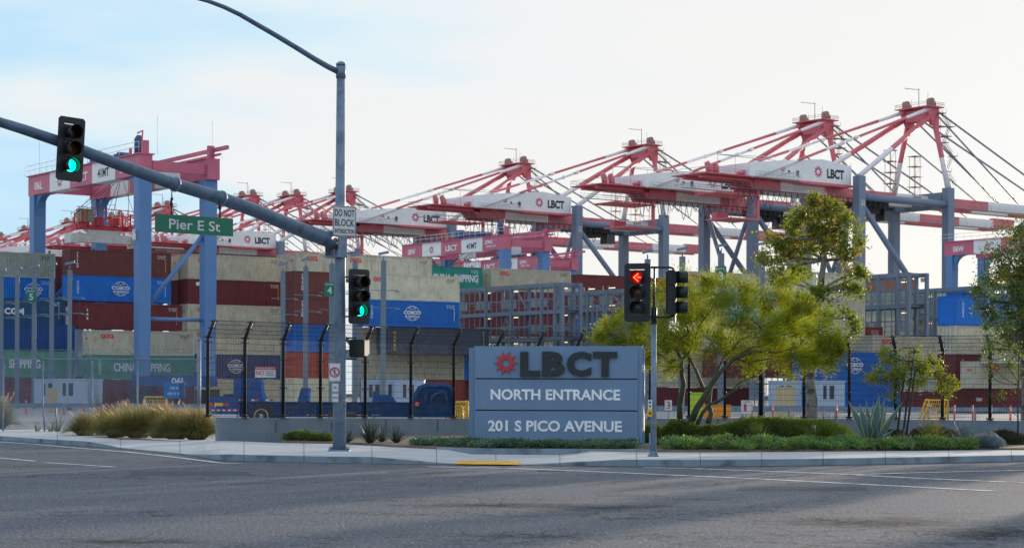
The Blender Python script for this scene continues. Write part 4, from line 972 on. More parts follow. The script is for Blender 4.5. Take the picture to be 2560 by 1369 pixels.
    # girder and boom, painted in blocks
    for s in (-1,1):
        m = MB(); y = s*2.9
        m.box(-85,-67.002,y-.5,y+.5,54.9,55.6,0)
        m.prism([(-69.5,55.6),(-67.003,55.6),(-67.003,53.0)],y-.5,y+.5)
        for a, b, k in ((-67,-57.7,0),(-57.7,-41.5,1),(-41.5,-14,0),(-14,4,1),(4,24,0),(24,40,1),(40,58,0),(58,74,1),(74,84,0)):
            m.box(a, b, y-.75, y+.75, 53.0, 55.6 if k or a != 74 else 56.2, k)
        m.build('boom_girder', RW, t)
    m = MB()
    for a in range(-58,84,20): m = MB(); m.box(a-.5,a+.5,-2.14,2.14,53.5,55.2); m.build('girder_tie', M_cw, t)
    m = MB()
    for y in (-4.4, 4.4): 
        m.box(-84,80,y-.45,y+.45,53.0,53.12)
        for h in (.6,1.2): m.tube([(-84,y-.4 if y < 0 else y+.4,53.1+h),(80,y-.4 if y < 0 else y+.4,53.1+h)],.045,4)
        for k in range(55): m.tube([(-84+k*3,y-.4 if y < 0 else y+.4,53.1),(-84+k*3,y-.4 if y < 0 else y+.4,54.3)],.04,4)
    m.build('girder_walkway', mat('walkway grating', sc(170,170,172), .6), t)
    # rear platform with winches
    m = MB(); m.box(-86,-62,-6.4,6.4,55.75,56.0); m.prism([(-70,56.1),(-66,59.2),(-64.5,59.2),(-63,56.1)],-4.4,-3.2); m.prism([(-70,56.1),(-66,59.2),(-64.5,59.2),(-63,56.1)],3.2,4.4)
    for x, y in ((-83.5,-4.6),(-81,-4.6),(-78,-1)): m.tube([(x,y,56.0),(x-.2,y,57.6),(x-.8,y,58.6)],[.7,.85,.65],10)
    m.cbox((-74,3,56.7),(4,2.4,1.2)); m.tube([(-72,-5.5,56.8),(-72,-3,56.8)],.6,10)
    m.build('winch_platform', M_red, t)
    m = MB()
    for y in (-6.3,6.3):
        for h in (.6,1.2): m.tube([(-86,y,56.1+h),(-62,y,56.1+h)],.06,4)
        for k in range(13): m.tube([(-86+k*2,y,56.1),(-86+k*2,y,57.3)],.05,4)
    m.tube([(-86,-6.3,57.3),(-86,6.3,57.3)],.06,4); m.beam((-62,-6.3,56.2),(-60,-6.3,59),.2,.3)
    for h in (60.5,): m.tube([(-82,-6,h),(-62,-6,h)],.09,4); m.tube([(-82,-6,h),(-62,-6,h+.8)],.07,4)
    for x in (-82,-76,-70,-62): m.tube([(x,-6,56.1),(x,-6,60.6)],.08,4)
    m.build('platform_railing', mat('pale railing', sc(190,186,184), .6), t)
    # machinery house
    m = MB(); hs = [(-72,55.9),(-35.3,55.9),(-35.3,60.9),(-46,61.9),(-60,60.6),(-72,59.2)]; m.prism(hs, -7, 7); m.build('machinery_house', M_cw, t)
    m = MB(); m.prism([(-60,55.89),(-52,55.25),(-35.4,55.25),(-35.,55.89)], -7.5, 7.5); m.build('house_base', M_red, t)
    text('LBCT', 6.4, 2.5, M_dk, t, (-41.2,-7.02,58.4), 0, bold=.05)
    m = MB(); star(m, 0, 0, 1.75, -.03, 0, 10); o = m.build('emblem', M_cp, t); o.location = (-47.6,-7.0,58.6)
    m = MB(); star(m, 0, 0, .9, -.03, 0, 10); o = m.build('emblem', M_cp, t); o.location = (-60.4,-7.0,58.4)
    m = MB(); m.box(-55.6,-54.6,-7.04,-7.001,57,58.4); m.box(-58.5,-57.8,-7.04,-7.001,57.4,58.2); m.build('house_window', M_glass, t)
    m = MB(); m.box(-72,-56,-9.4,-7.55,55.5,55.7)
    for h in (.6,1.2): m.tube([(-72,-9.3,55.7+h),(-56,-9.3,55.7+h)],.06,4)
    for k in range(12): m.tube([(-72+k*1.45,-9.3,55.7),(-72+k*1.45,-9.3,56.9)],.05,4)
    m.tube([(-63,-9.,56.8),(-57.5,-9.,57.6),(-56.5,-9.,56.4)],.14,5); m.build('house_balcony', mat('pale railing', (0,0,0)), t)
    # trolley, cab, festoon loops under the girder
    m = MB(); m.box(-80,-66,-4.4,4.4,51.4,51.75); m.box(-66.8,-66,-4.5,-3.9,45.5,52.9); m.box(-76,-66,-4.6,4.6,45.3,45.6); m.box(-74,-70,2.5,4.4,45.6,47.6)
    for x in (-79,-76,-73,-70,-68): m.tube([(x,-4.5,45.6 if x > -77 else 51.4),(x,-4.5,53)],.09,4)
    for z in (46.7,52.4,48.5): m.tube([(-76,-4.5,z),(-66,-4.5,z)],.05,4)
    m.build('maintenance_platform', M_red, t)
    m = MB(); m.box(-26,-17,-3.6,3.6,51.4,52.8); m.cbox((-22,0,50.6),(5,5,1.4)); m.build('trolley', M_dk, t)
    m = MB(); m.box(-16.5,-13.2,-1.6,1.6,48.2,51.8); m.build('operator_cab', M_glass, t)
    m = MB()
    for k in range(26):
        x0 = -74+k*2.1; dp = 3.4+1.4*math.sin(k*1.7); y = -4.9
        m.tube([(x0+2.1*u,y,52.8-dp*(1-(2*u-1)**2)) for u in (0,.1,.25,.5,.75,.9,1)], .11, 4)
    m.beam((-74,-4.9,52.9),(-19,-4.9,52.9),.2,.25); m.build('festoon_cable', M_cable, t)
    text('01', 1.3, 1.6, M_cw, t, (GA+.2,-B-1.17,51.2), 0, name='leg_number')
    return t
qc = mk_quay()
QL = [(111.2,542.6,'nearest quay crane, at the right, with its pylon highest in the picture'),
 (86.9,569,'second nearest quay crane, its apex above the tall red tipped tree'),
 (41.2,627,'quay crane with its apex above the red arrow light'),
 (1.9,678,'quay crane with its apex right of the picture centre, above the monument sign'),
 (-65,773,'quay crane whose apex is hidden by the tall signal pole'),
 (-87,789,'quay crane with its apex just left of the tall signal pole'),
 (-104.5,791,'quay crane with its apex above the right end of the street name sign'),
 (-146.5,838,'quay crane with its apex between the legs of the yard crane numbered 06L'),
 (-175.5,885,'quay crane behind the spreader hanging from the yard crane'),
 (-202,915,'quay crane left of the hanging spreader, far off'),
 (-232,957,'quay crane just left of the far blue leg of the yard crane'),
 (-259,1005,'farthest quay crane, at the extreme left edge')]
for i, (x, y, lb) in enumerate(QL):
    o = qc if i == 0 else copy_tree(qc); o.location = (x, y, 0); o['label'] = lb
    if i:
        for ch in o.children:
            if ch.name.startswith('leg_number'):
                me = text_mesh('%02d' % (i+1), 1.3, 1.6); 
                if not me.materials: me.materials.append(M_cw)
                ch.data = me

# ------------------------------------------------ blue yard trailer behind the wall
TD = 92.; tb = V(((522-1280)/F*TD, TD, 0)); s_ = F/TD
root = thing('yard_trailer', 'long blue container trailer parked behind the black fence', 'trailer', tb, R(3))
M_tb = mat('blue trailer paint', sc(30,76,132), .85, 0, .18, 1.2, streak=.12, spec=0)
M_td = mat('dark blue trailer chassis paint', sc(18,60,98), .85, 0, .3, 2.5, streak=.35, spec=0)
def tx(px): return (px-522)/s_
def tz(py): return 1.6-(py-985-3)/s_
m = MB(); m.box(tx(598),tx(1137),0,.35,tz(1044)-.05,tz(1009)); m.box(tx(598),tx(1137),2.0,2.35,tz(1044)-.05,tz(1009)); m.box(tx(600),tx(1130),.355,1.995,tz(1018),tz(1011)); 
for k in range(20): x = tx(612)+k*(tx(1125)-tx(612))/19; m.box(x-.035, x+.035, -.05, -.002, tz(1044), tz(1011))
m.box(tx(598),tx(1137),-.07,-.002,tz(1011),tz(1009)); m.box(tx(598),tx(1137),-.07,-.002,tz(1044)-.04,tz(1042)); m.build('chassis_beam', M_td, root)
m = MB(); m.box(0,tx(597),-.15,2.4,tz(1041),tz(996)); m.build('rear_bumper', M_tb, root)
m = MB(); m.prism([(tx(575),tz(1009)+.003),(tx(662),tz(1009)+.003),(tx(652),tz(985)),(tx(650),tz(953)),(tx(583),tz(953)),(tx(583),tz(985))],0,2.3); m.prism([(tx(545),tz(1009)+.003),(tx(574),tz(1009)+.003),(tx(574),tz(990)),(tx(560),tz(990))],.1,2.3); m.build('container_guide', M_tb, root)
m = MB(); m.prism([(tx(742),tz(1009)+.003),(tx(768),tz(1009)+.003),(tx(770),tz(974)),(tx(752),tz(974))],0,2.3); m.build('container_guide', M_tb, root)
m = MB(); m.prism([(tx(930),tz(1009)+.003),(tx(990),tz(1009)+.003),(tx(975),tz(990)),(tx(940),tz(990)),(tx(938),tz(982)),(tx(932),tz(982))],0,2.3); m.build('container_guide', M_tb, root)
m = MB(); m.prism([(tx(1032),tz(1009)+.003),(tx(1038),tz(985)),(tx(1046),tz(972)),(tx(1060),tz(965)),(tx(1118),tz(966)),(tx(1132),tz(975)),(tx(1136),tz(1009)+.003)],0.14,2.2); m.build('gooseneck', M_td, root)
arc = [(1034,1009),(1040,986),(1048,973),(1062,966),(1116,967),(1130,976),(1134,1009)]
m = MB(); m.tube([(tx(a),.03,tz(b)) for a, b in arc], .10, 8); m.tube([(tx(1074),.05,tz(1009)),(tx(1080),.05,tz(994)),(tx(1092),.05,tz(986)),(tx(1112),.05,tz(982)),(tx(1118),.05,tz(1009))], .07, 8); m.build('fender_frame', M_tb, root)
m = MB(); m.box(tx(1046),tx(1112),.05,.12,tz(979),tz(976)); m.box(tx(1062),tx(1066),.05,.12,tz(1008),tz(968)); m.build('fender_brace', M_tb, root)
m = MB(); m.tube([(tx(1042),-.1,tz(1013)),(tx(1042),-.05,tz(1013))], .1, 12); m.build('marker_lamp', M_or, root)
m = MB(); m.box(tx(606),tx(700),.5,2.0,tz(1044)-.25,tz(1044)+.1); m.tube([(tx(653),.3,.56),(tx(653),2.0,.56)],.12,8); m.build('axle', M_dk, root)
m = MB(); m.tube([(tx(820),-.15,tz(1040)),(tx(890),-.15,tz(1040))], .14, 10); m.build('air_tank', M_dk, root)
for px in (643, 700):
    m = MB(); c = (tx(653 if px == 643 else 712), 0, .5)
    if px == 700: continue
    m.tube([(c[0],-.12,.56),(c[0],.22,.56)], .53, 24); w1 = m.build('wheel', M_rub, root)
    m = MB(); m.tube([(c[0],-.128,.56),(c[0],-.121,.56)], .31, 20); r_ = MB(); ring(r_, c[0], .56, .33, .33, .05, -.13, n=24); r_.tube([(c[0],-.16,.56),(c[0],-.1,.56)], .1, 10); r_.build('rim', M_rim, w1)
m = MB()
for a in (592, 628, 664): m.box(tx(a),tx(a+7),-.02,-.003,tz(1007),tz(1003)); 
for a in (766+ 0, 812, 890, 930): m.box(tx(a),tx(a+10),-.02,-.003,tz(1043.5),tz(1040.5))
for k in range(5): m.box(.15+k*.25,.27+k*.25,-.17,-.155,tz(1032),tz(1027.5))
m.build('reflector_white', M_signw, root)
m = MB()
for a in (600, 637, 674): m.box(tx(a),tx(a+8),-.02,-.003,tz(1007),tz(1003))
for a in (777, 822, 900, 940): m.box(tx(a),tx(a+9),-.02,-.003,tz(1043.5),tz(1040.5))
for k in range(5): m.box(.275+k*.25,.395+k*.25,-.17,-.155,tz(1032),tz(1027.5))
m.box(.04,.22,-.17,-.155,tz(1020),tz(1011.5)); m.box(.74,.92,-.17,-.155,tz(1020),tz(1011.5)); m.build('reflector_red', M_signr, root)
m = MB(); m.box(.3,.68,-.17,-.155,tz(1020),tz(1011.5)); m.build('indicator_lamp', M_yel, root)

# ------------------------------------------------ booths, barriers, delineators along the lanes
M_booth = mat('white booth panel', sc(170,184,202), .5, 0, .05, 1)
def mk_booth():
    t = thing('gate_booth', '', 'booth', (0,0,0), 0, 'white booths along the truck lanes'); m = MB(); m.box(0,2.6,0,2.2,.12,2.65); m.box(-.06,2.66,-.06,2.26,2.655,2.78); m.build('cabin', M_booth, t)
    m = MB(); m.box(.75,1.05,-.012,0-.001,1.2,2.35); m.build('window', M_glass, t); m = MB(); m.box(1.3,1.7,-.012,-.001,1.2,2.35); m.build('window', M_glass, t)
    m = MB(); m.tube([(1.2,1,2.78),(1.2,1,3.2)],.12,6); m.tube([(1.6,1,2.78),(1.6,1,3.1)],.09,6); m.build('roof_vent', M_galv, t)
    return t
b0 = mk_booth()
BL = [(175,186,'white booth behind the grasses at left, beside the chain link posts'),(85,184,'white booth between the two masts at far left'),(136,182,'narrow white booth behind the third chain link post'),(902,180,'white booth just right of the tall signal pole'),(950,178,'white booth behind the pedestrian signal side of the black fence'),(986,176,'white booth behind the trailer gooseneck'),(1929,172,'white booth left of the mottled trunk at right'),(2036,170,'white booth right of the mottled trunk')]
for i, (x, d, lb) in enumerate(BL):
    o = b0 if i == 0 else copy_tree(b0); o.location = ((x-1280)/F*d, d, .1); o['label'] = lb
def guard(label, px, D, w_=1.7, h_=1.35):
    t = thing('barrier_guard', label, 'barrier', ((px-1280)/F*D, D, 0), R(10), 'yellow painted guards in the yard')
    m = MB(); m.tube([(-w_/2,0,0),(-w_*.22,0,h_),(w_/2,0,h_),(w_/2,0,0)], .07, 8); m.tube([(-w_/2,.6,0),(-w_*.22,.6,h_),(w_/2,.6,h_),(w_/2,.6,0)], .07, 8); m.tube([(-w_*.22,0,h_),(-w_*.22,.6,h_)], .07, 8); m.tube([(w_/2,0,h_),(w_/2,.6,h_)],.07,8)
    m.build('tube_frame', M_yel, t); m = MB()
    for k in range(11):
        x = -w_*.4+k*w_*.088; m.beam((x,0,.08 if x > -w_*.3 else .1),(min(x+.3,w_/2),0,min(h_-.05,1.25)),.03,.03)
    for k in range(6): z = .15+k*.2; m.beam((-w_/2+z/h_*.28*w_,0,z),(w_/2,0,z),.025,.025)
    m.build('mesh_infill', M_yel, t)
guard('yellow tube and mesh guard behind the address plate at left', 380, 120); guard('yellow mesh guard just left of the monument sign', 1143, 103, 1.1, 1.2); guard('yellow mesh guard behind the right black fence', 2338, 118, 1.6, 1.35)
t = thing('lane_barrier', 'yellow upright lane posts between the trailer nose and the monument sign', 'barrier', ((1122-1280)/F*94, 94, 0), 0)
m = MB()
for x in (-.1,.1,.42,.55,.68): m.tube([(x,0,0),(x*.9,0,1.0)], .055, 8)
m.tube([(-.2,0,1.0),(.15,0,1.02)],.07,8); m.tube([(.4,0,.95),(.55,0,1.05),(.68,0,.9)],.05,8); m.build('posts', M_yel, t)
d0 = thing('lane_delineator', '', 'delineator', (0,0,0), 0, 'orange delineator posts along the yard lanes'); m = MB(); m.tube([(0,0,.05),(0,0,1.05)], [.06,.05], 8); m.tube([(0,0,0),(0,0,.05)], .2, 10); m.build('post', M_or, d0); m = MB(); 
for z in (.7,.86): m.tube([(0,0,z),(0,0,z+.08)], .062, 8)
m.build('reflective_band', M_signw, d0)
DL = [(65,150,'leftmost orange delineator behind the chain link fence'),(110,148,'second orange delineator from the left'),(160,146,'orange delineator in front of the left booth'),(209,144,'orange delineator in front of the large left booth'),(447,138,'orange delineator behind the address plate'),(495,136,'orange delineator beside the terminal fence post'),(1880,128,'orange delineator behind the long hedge mound'),(1932,127,'orange delineator left of the mottled trunk'),(2038,126,'orange delineator right of the mottled trunk'),(2092,125,'orange delineator left of the agave'),(2386,122,'orange delineator right of the yellow mesh guard'),(2432,121,'second orange delineator right of the yellow mesh guard'),(2478,120,'orange delineator behind the fourth right fence post'),(2526,119,'rightmost orange delineator behind the fence')]
for i, (x, d, lb) in enumerate(DL):
    o = d0 if i == 0 else copy_tree(d0); o.location = ((x-1280)/F*d, d, 0); o['label'] = lb
def panel_sign(label, px, py, w_, h_, D, lines, col):
    t, a, b = flat_sign('lane_sign', label, px-w_/2, px+w_/2, py-h_/2, py+h_/2, D, 0, (M_signw, M_signr), lines, thick=.04)
    c = t.location; m = MB(); m.box(-.03,.03,.045,.1,-c.z,b/2); m.build('sign_post', M_galv, t)
panel_sign('white lane sign with a red number 1 behind the fence at right', 1866, 1016, 26, 34, 124, [('LANE', 0,.36,.7,.13,M_signr),('1',-.12,-.05,.26,.5,M_signr)], 0)
panel_sign('white lane sign with a red number 3 right of the short signal post', 1671, 1012, 18, 26, 126, [('3',0,-.0,.5,.7,M_signr)], 0)
for lb, px, D, wd, h0, h1, col in (('tall tan kiosk behind the fence left of the mottled trunk',1945,150,1.3,0,2.2,'tan'),('tan kiosk at the left booths',118,160,.8,0,1.9,'tan'),('orange crate shaped barrier below the palo verde crown',1762,112,1.5,.0,1.0,'orange'),('lime coloured lane cabinet behind the palo verde stems',1725,120,.9,.0,1.7,'lime')):
    t = thing('lane_cabinet', lb, 'cabinet', ((px-1280)/F*D, D, 0), R(8)); m = MB(); m.box(0,wd,0,.7,h0,h1); m.box(-.03,wd+.03,-.03,.73,h1+.002,h1+.06); m.build('cabinet_body', {'tan': mat('kiosk tan', sc(190,170,130), .6), 'orange': mat('barrier orange', (.8,.28,.02), .6), 'lime': mat('cabinet lime', (.45,.62,.03), .6)}[col], t)
    m = MB(); m.box(.12,wd-.12,-.012,-.002,h0+.2,h1-.25); m.build('cabinet_door', {'tan': mat('kiosk tan', (0,0,0)), 'orange': mat('barrier orange', (0,0,0)), 'lime': mat('cabinet lime', (0,0,0))}[col], t)
# low white rail along the lane
t = thing('lane_rail', 'low pale guard rail running across the yard behind the fences', 'guard rail', (0,0,0)); m = MB()
m.beam((-60,132,.75),(60,128,.75),.08,.3)
for k in range(41): m.box(-60+k*3-.05,-60+k*3+.05,131.9-k*.1,132.1-k*.1-.0,0,.9)
m.build('rail', M_galv, t)

# ------------------------------------------------ vegetation
def leaves(name, C, ln, wd, m, parent=None, up=0., dirs=None, jit=.35):
    C = np.asarray(C); n = len(C); d = rng.normal(size=(n, 3)) if dirs is None else dirs+rng.normal(size=(n, 3))*jit
    d[:, 2] += up; d /= np.linalg.norm(d, axis=1, keepdims=True)+1e-9
    a = rng.normal(size=(n, 3)); b = np.cross(d, a); b /= np.linalg.norm(b, axis=1, keepdims=True)+1e-9
    L = (ln*rng.uniform(.6, 1.35, n))[:, None]; W_ = (wd*rng.uniform(.6, 1.35, n))[:, None]
    v = np.stack([C, C+d*L*.5+b*W_*.5, C+d*L, C+d*L*.5-b*W_*.5], 1).reshape(-1, 3)
    me = bpy.data.meshes.new(name); me.vertices.add(4*n); me.vertices.foreach_set('co', v.ravel()); me.loops.add(4*n); me.loops.foreach_set('vertex_index', np.arange(4*n, dtype=np.int32))
    me.polygons.add(n); me.polygons.foreach_set('loop_start', np.arange(0, 4*n, 4, dtype=np.int32)); me.polygons.foreach_set('loop_total', np.full(n, 4, dtype=np.int32)); me.update(); me.materials.append(m)
    return link(name, me, parent)
def blades(name, base, tips, wd, m, parent=None, seg=4, bow=.25):
    base = np.asarray(base, float); tips = np.asarray(tips, float); n = len(base); d = tips-base; L = np.linalg.norm(d, axis=1)
    side = np.stack([-d[:,1], d[:,0], np.zeros(n)], 1)+rng.normal(size=(n,3))*.2*L[:,None]; side /= np.linalg.norm(side, axis=1, keepdims=True)+1e-9
    k = seg+1; v = np.zeros((n, k, 2, 3)); wdv = np.broadcast_to(wd, (n,))
    for i in range(k):
        t = i/seg; p = base+d*t; p[:, 2] += bow*L*4*t*(1-t); ww = (wdv*(1-t)**.7*.5+.0003)[:, None]; v[:, i, 0] = p-side*ww; v[:, i, 1] = p+side*ww
    idx = np.arange(n)[:, None, None]*k*2; q = []
    for i in range(seg): q.append(np.array([2*i, 2*i+1, 2*i+3, 2*i+2]))
    f = (idx+np.stack(q)[None]).reshape(-1, 4); nf = len(f); me = bpy.data.meshes.new(name); me.vertices.add(n*k*2); me.vertices.foreach_set('co', v.ravel())
    me.loops.add(nf*4); me.loops.foreach_set('vertex_index', f.ravel().astype(np.int32)); me.polygons.add(nf); me.polygons.foreach_set('loop_start', np.arange(0, nf*4, 4, dtype=np.int32)); me.polygons.foreach_set('loop_total', np.full(nf, 4, dtype=np.int32)); me.update(); me.materials.append(m)
    return link(name, me, parent)
lf = dict(jv=.45)
M_pv = mat('palo verde foliage', (.095,.14,.004), .6, 0, .6, 1.1, trans=.5, tcol=(.40,.43,.008))
M_pvb = mat('palo verde bark', (.075,.085,.045), .7, 0, .3, 4, .3, 20)
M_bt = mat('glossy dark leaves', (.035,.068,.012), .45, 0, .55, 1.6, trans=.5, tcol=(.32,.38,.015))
M_btr = mat('red tipped young leaves', (.24,.15,.02), .5, 0, .4, 2, trans=.5, tcol=(.55,.32,.06))
M_bark = mat('pale mottled bark', (.26,.24,.21), .85, 0, .35, 2.2, .5, 14, dark=(.07,.06,.05), dscale=2.2, dpos=(.48,.6))
M_dl = mat('dark green leaves', (.030,.065,.012), .5, 0, .5, 1.6, trans=.4, tcol=(.13,.20,.015))
M_yl = mat('yellow green leaves', (.12,.17,.02), .5, 0, .5, 1.8, trans=.5, tcol=(.40,.42,.03))
M_tw = mat('dark twig bark', (.045,.038,.03), .8, 0, .3, 5)
M_hd = mat('hedge leaves', (.030,.068,.012), .6, 0, .6, 1.3, trans=.4, tcol=(.24,.32,.015))
M_sc = mat('ground cover leaves', (.12,.21,.045), .55, 0, .65, 1.5, trans=.25, tcol=(.22,.34,.05))
M_sb = mat('bluish ground cover leaves', (.085,.17,.085), .55, 0, .6, 1.5, trans=.2)
M_gr = mat('fountain grass blades', (.12,.14,.04), .6, 0, .5, 1.3, trans=.5, tcol=(.26,.26,.06))
M_gd = mat('dry straw blades', (.32,.24,.13), .6, 0, .3, 2, trans=.5, tcol=(.55,.38,.17))
M_pl = mat('grass plumes', (.55,.45,.33), .7, 0, .2, 2, trans=.6, tcol=(.85,.62,.40))
M_ag = mat('agave leaf', (.085,.16,.15), .5, 0, .25, 3); M_age = mat('agave cream margin', (.42,.40,.16), .5, 0, .2, 3)
M_fs = mat('blue fescue', (.16,.23,.26), .6, 0, .3, 3, trans=.2)
M_rock = mat('boulder rock', (.20,.17,.155), .9, 0, .35, 3, .6, 9, dark=(.09,.06,.05), dscale=2.5)

def gpt(px, D, z): return V(((px-1280)/F*D, D, z))
def limb(m, a, b, r0, r1, bend=.12, n=6, k=6):
    a, b = V(a), V(b); L = (b-a).length; o = V((random.gauss(0,1), random.gauss(0,1), random.gauss(0,.6)))*bend*L
    o2 = V((random.gauss(0,1), random.gauss(0,1), random.gauss(0,.6)))*bend*L*.4
    pts = [a.lerp(b, t/k)+o*math.sin(math.pi*t/k)+o2*math.sin(2*math.pi*t/k) for t in range(k+1)]
    m.tube(pts, [r0+(r1-r0)*t/k for t in range(k+1)], n); return pts
def crown(clumps, per, sub, sig, flat=.75):
    out = []
    for (c, r) in clumps:
        ns = max(3, int(sub*r*r)); 
        for _ in range(ns):
            u = rng.normal(size=3); u /= np.linalg.norm(u); u *= r*rng.uniform(.25, 1.)**.6; u[2] *= flat
            s = sig*rng.uniform(.6, 1.5); out.append(np.array(c)+u+rng.normal(size=(int(per*rng.uniform(.4,1.5)), 3))*s)
    return np.concatenate(out)
def clumps_px(lst, D, dy=1.2):
    o = []
    for (px, py, rpx) in lst: q = P(px, py, D+random.uniform(-dy, dy)); o.append(((q.x, q.y, q.z), rpx/F*D))
    return o

# palo verde behind the short signal post
D = 57.; t = thing('palo_verde_tree', 'feathery yellow green palo verde with crooked green stems beside the monument sign', 'tree', gpt(1735, D, .27))
base = t.location.copy()
m = MB(); rel = lambda px, py, d=0: P(px, py, D+d)-base
L1 = [[(1700,1064),(1700,1010),(1709,960),(1704,930),(1704,900)],[(1704,900),(1690,872),(1702,845),(1722,830)],[(1704,900),(1722,880),(1735,850),(1760,838)],[(1725,1062),(1742,1020),(1765,985),(1780,958),(1800,930),(1838,895),(1880,878)],
      [(1742,1062),(1757,1030),(1775,1010),(1800,1000),(1820,985),(1852,965)],[(1770,1056),(1778,1035),(1772,1010),(1776,975),(1790,930),(1812,890)],[(1704,900),(1670,900),(1650,885),(1625,890)],[(1765,985),(1752,955),(1740,925),(1725,895),(1706,880)],
      [(1838,895),(1880,868),(1920,860),(1945,835),(1943,800)],[(1838,895),(1868,905),(1930,895),(1980,905)],[(1812,890),(1850,850),(1900,830),(1970,790)],[(1735,850),(1750,810),(1780,770),(1800,730)],[(1722,830),(1700,780),(1690,740)],[(1880,878),(1950,880),(2010,860),(2060,840)],[(1820,985),(1850,955),(1885,940),(1900,925)]]
rr = [(.10,.05),(.045,.02),(.045,.02),(.11,.045),(.06,.03),(.085,.04),(.035,.012),(.06,.025),(.04,.012),(.03,.012),(.035,.012),(.025,.01),(.025,.01),(.035,.01),(.02,.01)]
for k, (ln, (a, b)) in enumerate(zip(L1, rr)):
    dd = ((k*.37) % 1-.5)*1.6; n = len(ln); m.tube([rel(x, y, dd*(i/(n-1))) for i, (x, y) in enumerate(ln)], [a+(b-a)*i/(n-1) for i in range(n)], 8)
m.build('trunk', M_pvb, t)
cl_ = clumps_px([(1530,840,45),(1560,890,40),(1500,850,22),(1600,800,48),(1640,860,50),(1620,900,35),(1680,780,60),(1700,850,55),(1720,720,42),(1745,790,60),(1780,860,50),(1790,740,48),(1840,790,55),(1845,870,50),(1860,720,42),(1900,820,60),(1920,750,50),(1930,890,48),(1960,840,55),(1990,780,55),(1990,900,45),(2040,830,50),(2040,880,46),(2075,860,38),(2080,905,28),(1680,920,28),(1760,700,28),(1870,910,30),(1650,730,30),(1590,850,36),(1960,700,30)], D)
m = MB()
for (c, r) in cl_:
    for _ in range(5):
        u = V(rng.normal(size=3)).normalized()*r; m.tube([V(c)-base+u*-.6, V(c)-base+u*.2+V((0,0,.05)), V(c)-base+u], [.012,.008,.004], 4)
m.build('twig', M_tw, t)
C = crown(cl_, 130, 62, .12, .95)-np.array(base); cen = np.array(rel(1790, 900)); dr_ = C-cen; dr_ /= np.linalg.norm(dr_, axis=1, keepdims=True)
leaves('foliage', C, .13, .018, M_pv, t, .2, dr_, .5)

# tall tree with red tips
def tree(label, D, bpx, z0, trunk, limbs, cl, sets, r0, kind='tree', cat='tree', barkm=None, name='street_tree', group=None, dy=1.2, sub=20, per=40, sig=.13):
    t = thing(name, label, cat, gpt(bpx, D, z0)); base = t.location.copy()
    if group: t['group'] = group
    m = MB(); n = len(trunk); tp = [P(x, y, D)-base for x, y in trunk]; tp[0] = V((0,0,0)); m.tube(tp, [r0+(r0*.35-r0)*i/(n-1) for i in range(n)], 10); m.build('trunk', barkm or M_bark, t)
    cps_ = clumps_px(cl, D, dy); m = MB()
    for a, (c, r) in enumerate(cps_):
        cv = V(c)-base; cand = [p for p in tp[1:] if p.z < cv.z+.2] or [tp[1]]; s = min(cand, key=lambda p: (p-cv).length+abs(p.z-cv.z)*.1); limb(m, s, cv, r0*.30, .012, .10)
        for _ in range(5): limb(m, cv-V((0,0,r*.2)), cv+V(rng.normal(size=3)).normalized()*r*.95, .012, .004, .15, 4, 3)
    m.build('branch', barkm or M_bark, t)
    for nm, mm, frac, ln, wd, up in sets:
        C = crown(cps_, per*frac, sub, sig, .85)-np.array(base)
        if nm == 'young_leaves' and r0 > .22: C = C[C[:, 2]+.5*rng.normal(size=len(C)) > 6.2]
        leaves(nm, C, ln, wd, mm, t, up)
    return t
tree('tall tree with red tipped leaves and a mottled pale trunk right of centre', 76., 2026, .2, [(2026,1060),(2030,1000),(2024,950),(2032,880),(2042,800),(2050,730),(2060,650),(2062,590)], None,
  [(2040,505,26),(2085,520,34),(2000,545,34),(2050,560,42),(2110,565,34),(1975,590,36),(1925,595,26),(1950,640,40),(2010,620,42),(2070,610,36),(2120,630,34),(1910,650,22),(1935,690,30),(2140,600,14),(2130,680,26),(2000,690,30),(2150,690,14),(2105,730,34),(2150,735,22),(2060,740,28),(2010,760,30),(1960,750,34),(2120,790,22),(2080,800,28),(2140,830,26),(2050,840,26),(2100,850,24),(1985,820,28)],
  [('leaves', M_bt, 1.0, .19, .07, .3), ('young_leaves', M_btr, .3, .15, .055, .8)], .24, sub=36, per=50, sig=.13)
tree('dense dark tree cut by the right edge of the picture', 72., 2570, .2, [(2570,1060),(2565,960),(2560,850),(2560,760),(2562,680)], None,
  [(2530,590,34),(2570,570,40),(2500,640,38),(2550,660,50),(2600,640,60),(2480,700,40),(2530,720,48),(2590,730,60),(2470,760,38),(2520,780,50),(2570,800,55),(2480,810,30),(2520,840,40),(2570,860,45),(2610,820,60),(2450,730,22)],
  [('leaves', M_dl, 1.0, .13, .045, .2), ('young_leaves', M_yl, .16, .11, .04, .6)], .2, sub=38, per=60, sig=.15)
tree('young dark leaved tree on a thin straight stem at the right edge', 56.5, 2545, .25, [(2546,1110),(2545,1040),(2546,960),(2547,880)], None,
  [(2500,870,24),(2540,880,26),(2470,890,18),(2520,910,20),(2480,850,22),(2555,930,18),(2545,965,16),(2500,990,14),(2460,870,12),(2475,915,16),(2480,940,14)],
  [('leaves', M_dl, .8, .085, .025, .1), ('young_leaves', M_yl, .25, .08, .025, .4)], .03, barkm=M_tw, sub=110, per=26, sig=.08, dy=.4)
